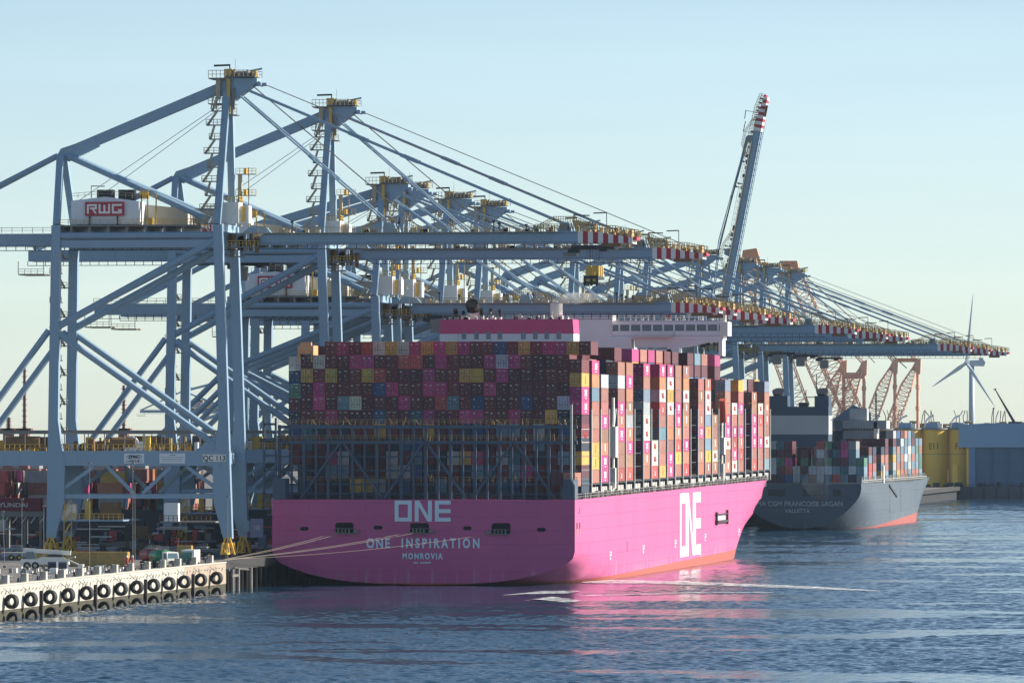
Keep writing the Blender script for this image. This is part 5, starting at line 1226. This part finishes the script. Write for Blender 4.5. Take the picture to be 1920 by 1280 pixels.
def sheer(px1,px2,yt,ybeam,lab,lean):
    def fn(o):
        for px in (px1,px2):
            m=MB(); m.tube(A(px,870),A(px,yt),.85,10); 
            for yy in (yt+50,yt+90): m.tube(A(px,yy+4),A(px,yy-4),1.2,10)
            m.build('post',SALMON,o)
            m=MB(); top=A(px-3,yt+8); mid=A(px-22,yt+50); lo=A(px-lean,800)
            lattice(m,lo,mid,6,5.4,9,.42); lattice(m,mid,top,5.4,1.2,6,.42); m.build('lattice_leg',SALMON,o)
            m=MB(); a=A(px,yt); m.prism([(a.x-3.5,a.z-5),(a.x+1.4,a.z-7),(a.x+1.6,a.z+1),(a.x-1.0,a.z)],'y',a.y-1,a.y+1); m.build('post_head',SALMON,o)
            m=MB(); lattice(m,A(px-2,yt+2),A(px-28,yt-26),1.4,1.2,6,.3); m.build('gantry_strut',SALMON,o)
        m=MB(); m.beam(A(px1,ybeam),A(px2,ybeam),1.6,2.0 if ybeam==yt else 3.2); m.build('cross_beam',ORANGE if ybeam==yt else SALMON,o)
    heavy(lab,fn,'sheerleg_crane')
sheer(1678,1721,675,675,'right orange sheerleg with twin posts joined by a bright top beam',50)
sheer(1582,1620,678,704,'left orange sheerleg with twin posts and a lower cross beam',46)
m=MB(); m.beam(A(1902,792),A(1866,730),1.4,1.4,0,w2=.5,h2=.5); m.beam(A(1868,729),A(1863,730),.9,.6); m.box(A(1902,800).x-3,A(1902,800).x+4,A(1902,800).y-2,A(1902,800).y+2,5.6,A(1902,790).z); o=m.build('telescopic_crane',DARK); tag(o,'thin dark telescopic crane above the blue hall at the right edge','crane')
m=MB(); q=A(1863,800); m.tube((q.x,q.y,5.6),A(1863,765),.25,5); m.tube(A(1863,768),A(1863,764),.5,6); o=m.build('lamp_mast',GREY); tag(o,'thin lamp mast beside the wind turbine','mast')
# low far horizon clutter
m=MB(); rr=random.Random(13)
for k in range(420):
    px=rr.uniform(-80,2000); d=rr.uniform(4600,6500); p=at(px,810,d); w_=rr.uniform(6,46); h_=rr.uniform(3,15)+ (14 if px>1560 else 3)
    m.box(p.x-w_/2,p.x+w_/2,p.y,p.y+12,5.5,5.5+h_)
o=m.build('far_sheds',mat('far_shed',(.20,.20,.20),.9,var=.4,scale=.01)); tag(o,'low distant sheds and tanks along the horizon','sheds',kind='stuff')
# ------------------------------------------------------------------ foam and wake streaks on the water
def foam(pts,w,label,strength=.8):
    m=MB(); n=len(pts)
    vs=[];fs=[]
    for i,(px,py,ww) in enumerate(pts):
        d=CH*FPX/(py-810); a=at(px,py,d); vs+=[(a.x,a.y-ww*2.2,.22),(a.x,a.y+ww*2.2,.22)]
        if i: fs.append((2*i-2,2*i,2*i+1,2*i-1))
    m._add(vs,fs); fm=bpy.data.materials.get('foam')
    if not fm:
        fm=bpy.data.materials.new('foam'); fm.use_nodes=True; nn=fm.node_tree.nodes; ll=fm.node_tree.links; b=nn['Principled BSDF']; b.inputs['Base Color'].default_value=(.75,.76,.74,1); b.inputs['Roughness'].default_value=.8
        g=nn.new('ShaderNodeNewGeometry'); t=nn.new('ShaderNodeTexNoise'); t.inputs['Scale'].default_value=.35; t.inputs['Detail'].default_value=6; t.inputs['Roughness'].default_value=.75; ll.new(g.outputs['Position'],t.inputs['Vector'])
        r=nn.new('ShaderNodeValToRGB'); r.color_ramp.elements[0].position=.42; r.color_ramp.elements[1].position=.60; ll.new(t.outputs['Fac'],r.inputs[0]); ll.new(r.outputs[0],b.inputs['Alpha'])
    o=m.build('foam',fm,kind='stuff'); o['label']=label; o['category']='foam'
foam([(1092,1092,1.5),(1130,1091,7),(1250,1093,6),(1400,1098,5),(1550,1104,4),(1650,1109,.5)],1,'white streak of wake foam beside the pink hull')
foam([(945,1117,1),(1000,1112,6),(1078,1111,5)],1,'bright foam streak below the stern corner')
foam([(985,1127,1),(1020,1122,5),(1078,1129,4)],1,'second bright foam streak below the stern corner')
foam([(1085,1118,1),(1300,1112,1.5),(1450,1112,1)],1,'faint foam lane beside the pink hull')
# ------------------------------------------------------------------ steam, smoke, haze
def vol(name,dens,colr,scale,lo,hi,aniso=.2):
    m=bpy.data.materials.new(name); m.use_nodes=True; n=m.node_tree.nodes; l=m.node_tree.links; n.remove(n['Principled BSDF'])
    v=n.new('ShaderNodeVolumePrincipled'); v.inputs['Color'].default_value=(*colr,1); v.inputs['Anisotropy'].default_value=aniso
    g=n.new('ShaderNodeNewGeometry'); t=n.new('ShaderNodeTexNoise'); t.inputs['Scale'].default_value=scale; t.inputs['Detail'].default_value=4; l.new(g.outputs['Position'],t.inputs['Vector'])
    mr=n.new('ShaderNodeMapRange'); mr.inputs['From Min'].default_value=lo; mr.inputs['From Max'].default_value=hi; mr.inputs['To Max'].default_value=dens; l.new(t.outputs['Fac'],mr.inputs['Value'])
    l.new(mr.outputs[0],v.inputs['Density']); l.new(v.outputs[0],n['Material Output'].inputs['Volume']); return m
def puff(path,name,mt,label):
    m=MB(); n=10; vs=[];fs=[]
    for (x,y,z,r) in path:
        for k in range(n): a=2*math.pi*k/n; vs.append((x,y+r*math.cos(a)*1.1,z+r*math.sin(a)))
    for i in range(len(path)-1):
        for k in range(n): fs.append((i*n+k,i*n+(k+1)%n,(i+1)*n+(k+1)%n,(i+1)*n+k))
    fs+=[tuple(range(n-1,-1,-1)),tuple((len(path)-1)*n+k for k in range(n))]
    m._add(vs,fs); o=m.build(name,mt); tag(o,label,'steam' if name=='steam' else 'smoke',kind='stuff')
xs=at(1036.5,590,1505).x
puff([(xs-1.2,fy+5,62.0,.3),(xs,fy+5,62.5,.9),(xs+1.8,fy+5,62.9,1.3),(xs+4.2,fy+6,63.1,1.5),(xs+7,fy+6,63.2,1.2),(xs+10,fy+7,63.6,.7),(xs+12,fy+7,63.8,.2)],'steam',vol('steam_volume',.42,(1,1,1),.5,.34,.60,0.0),'white steam drifting right from the cream funnel of the pink ship')
p=at(1500,880,2150); q=at(1640,760,2290)
def smoke(pts,dens,label):
    puff(pts,'smoke',vol('smoke_volume',dens,(.60,.70,.84),.07,.46,.72),label)
a=at(1600,800,2300); b_=at(1560,890,2230); c_=at(1500,905,2120); d_=at(1440,960,2020); smoke([(a.x+6,a.y,a.z+3,2),(a.x,a.y,a.z,8),((a.x+b_.x)/2,b_.y,(a.z+b_.z)/2,11),(c_.x+6,c_.y+20,c_.z+2,9),(c_.x+3,c_.y,c_.z,4),(c_.x+2,c_.y-10,c_.z,1)],  .010,'thin grey-blue funnel smoke drifting across the navy ship')
HAZE=1.5e-5
hm=bpy.data.materials.new('haze'); hm.use_nodes=True; hn=hm.node_tree.nodes; hn.remove(hn['Principled BSDF']); hv_=hn.new('ShaderNodeVolumePrincipled')
hv_.inputs['Density'].default_value=HAZE; hv_.inputs['Color'].default_value=(.62,.82,1.0,1); hv_.inputs['Anisotropy'].default_value=0.1; hm.node_tree.links.new(hv_.outputs[0],hn['Material Output'].inputs['Volume'])
m=MB(); m.box(-3100,6100,-2700,9100,-4,126); o=m.build('haze',hm,kind='stuff'); o['label']='thin sea haze over the whole harbour'; o['category']='haze'
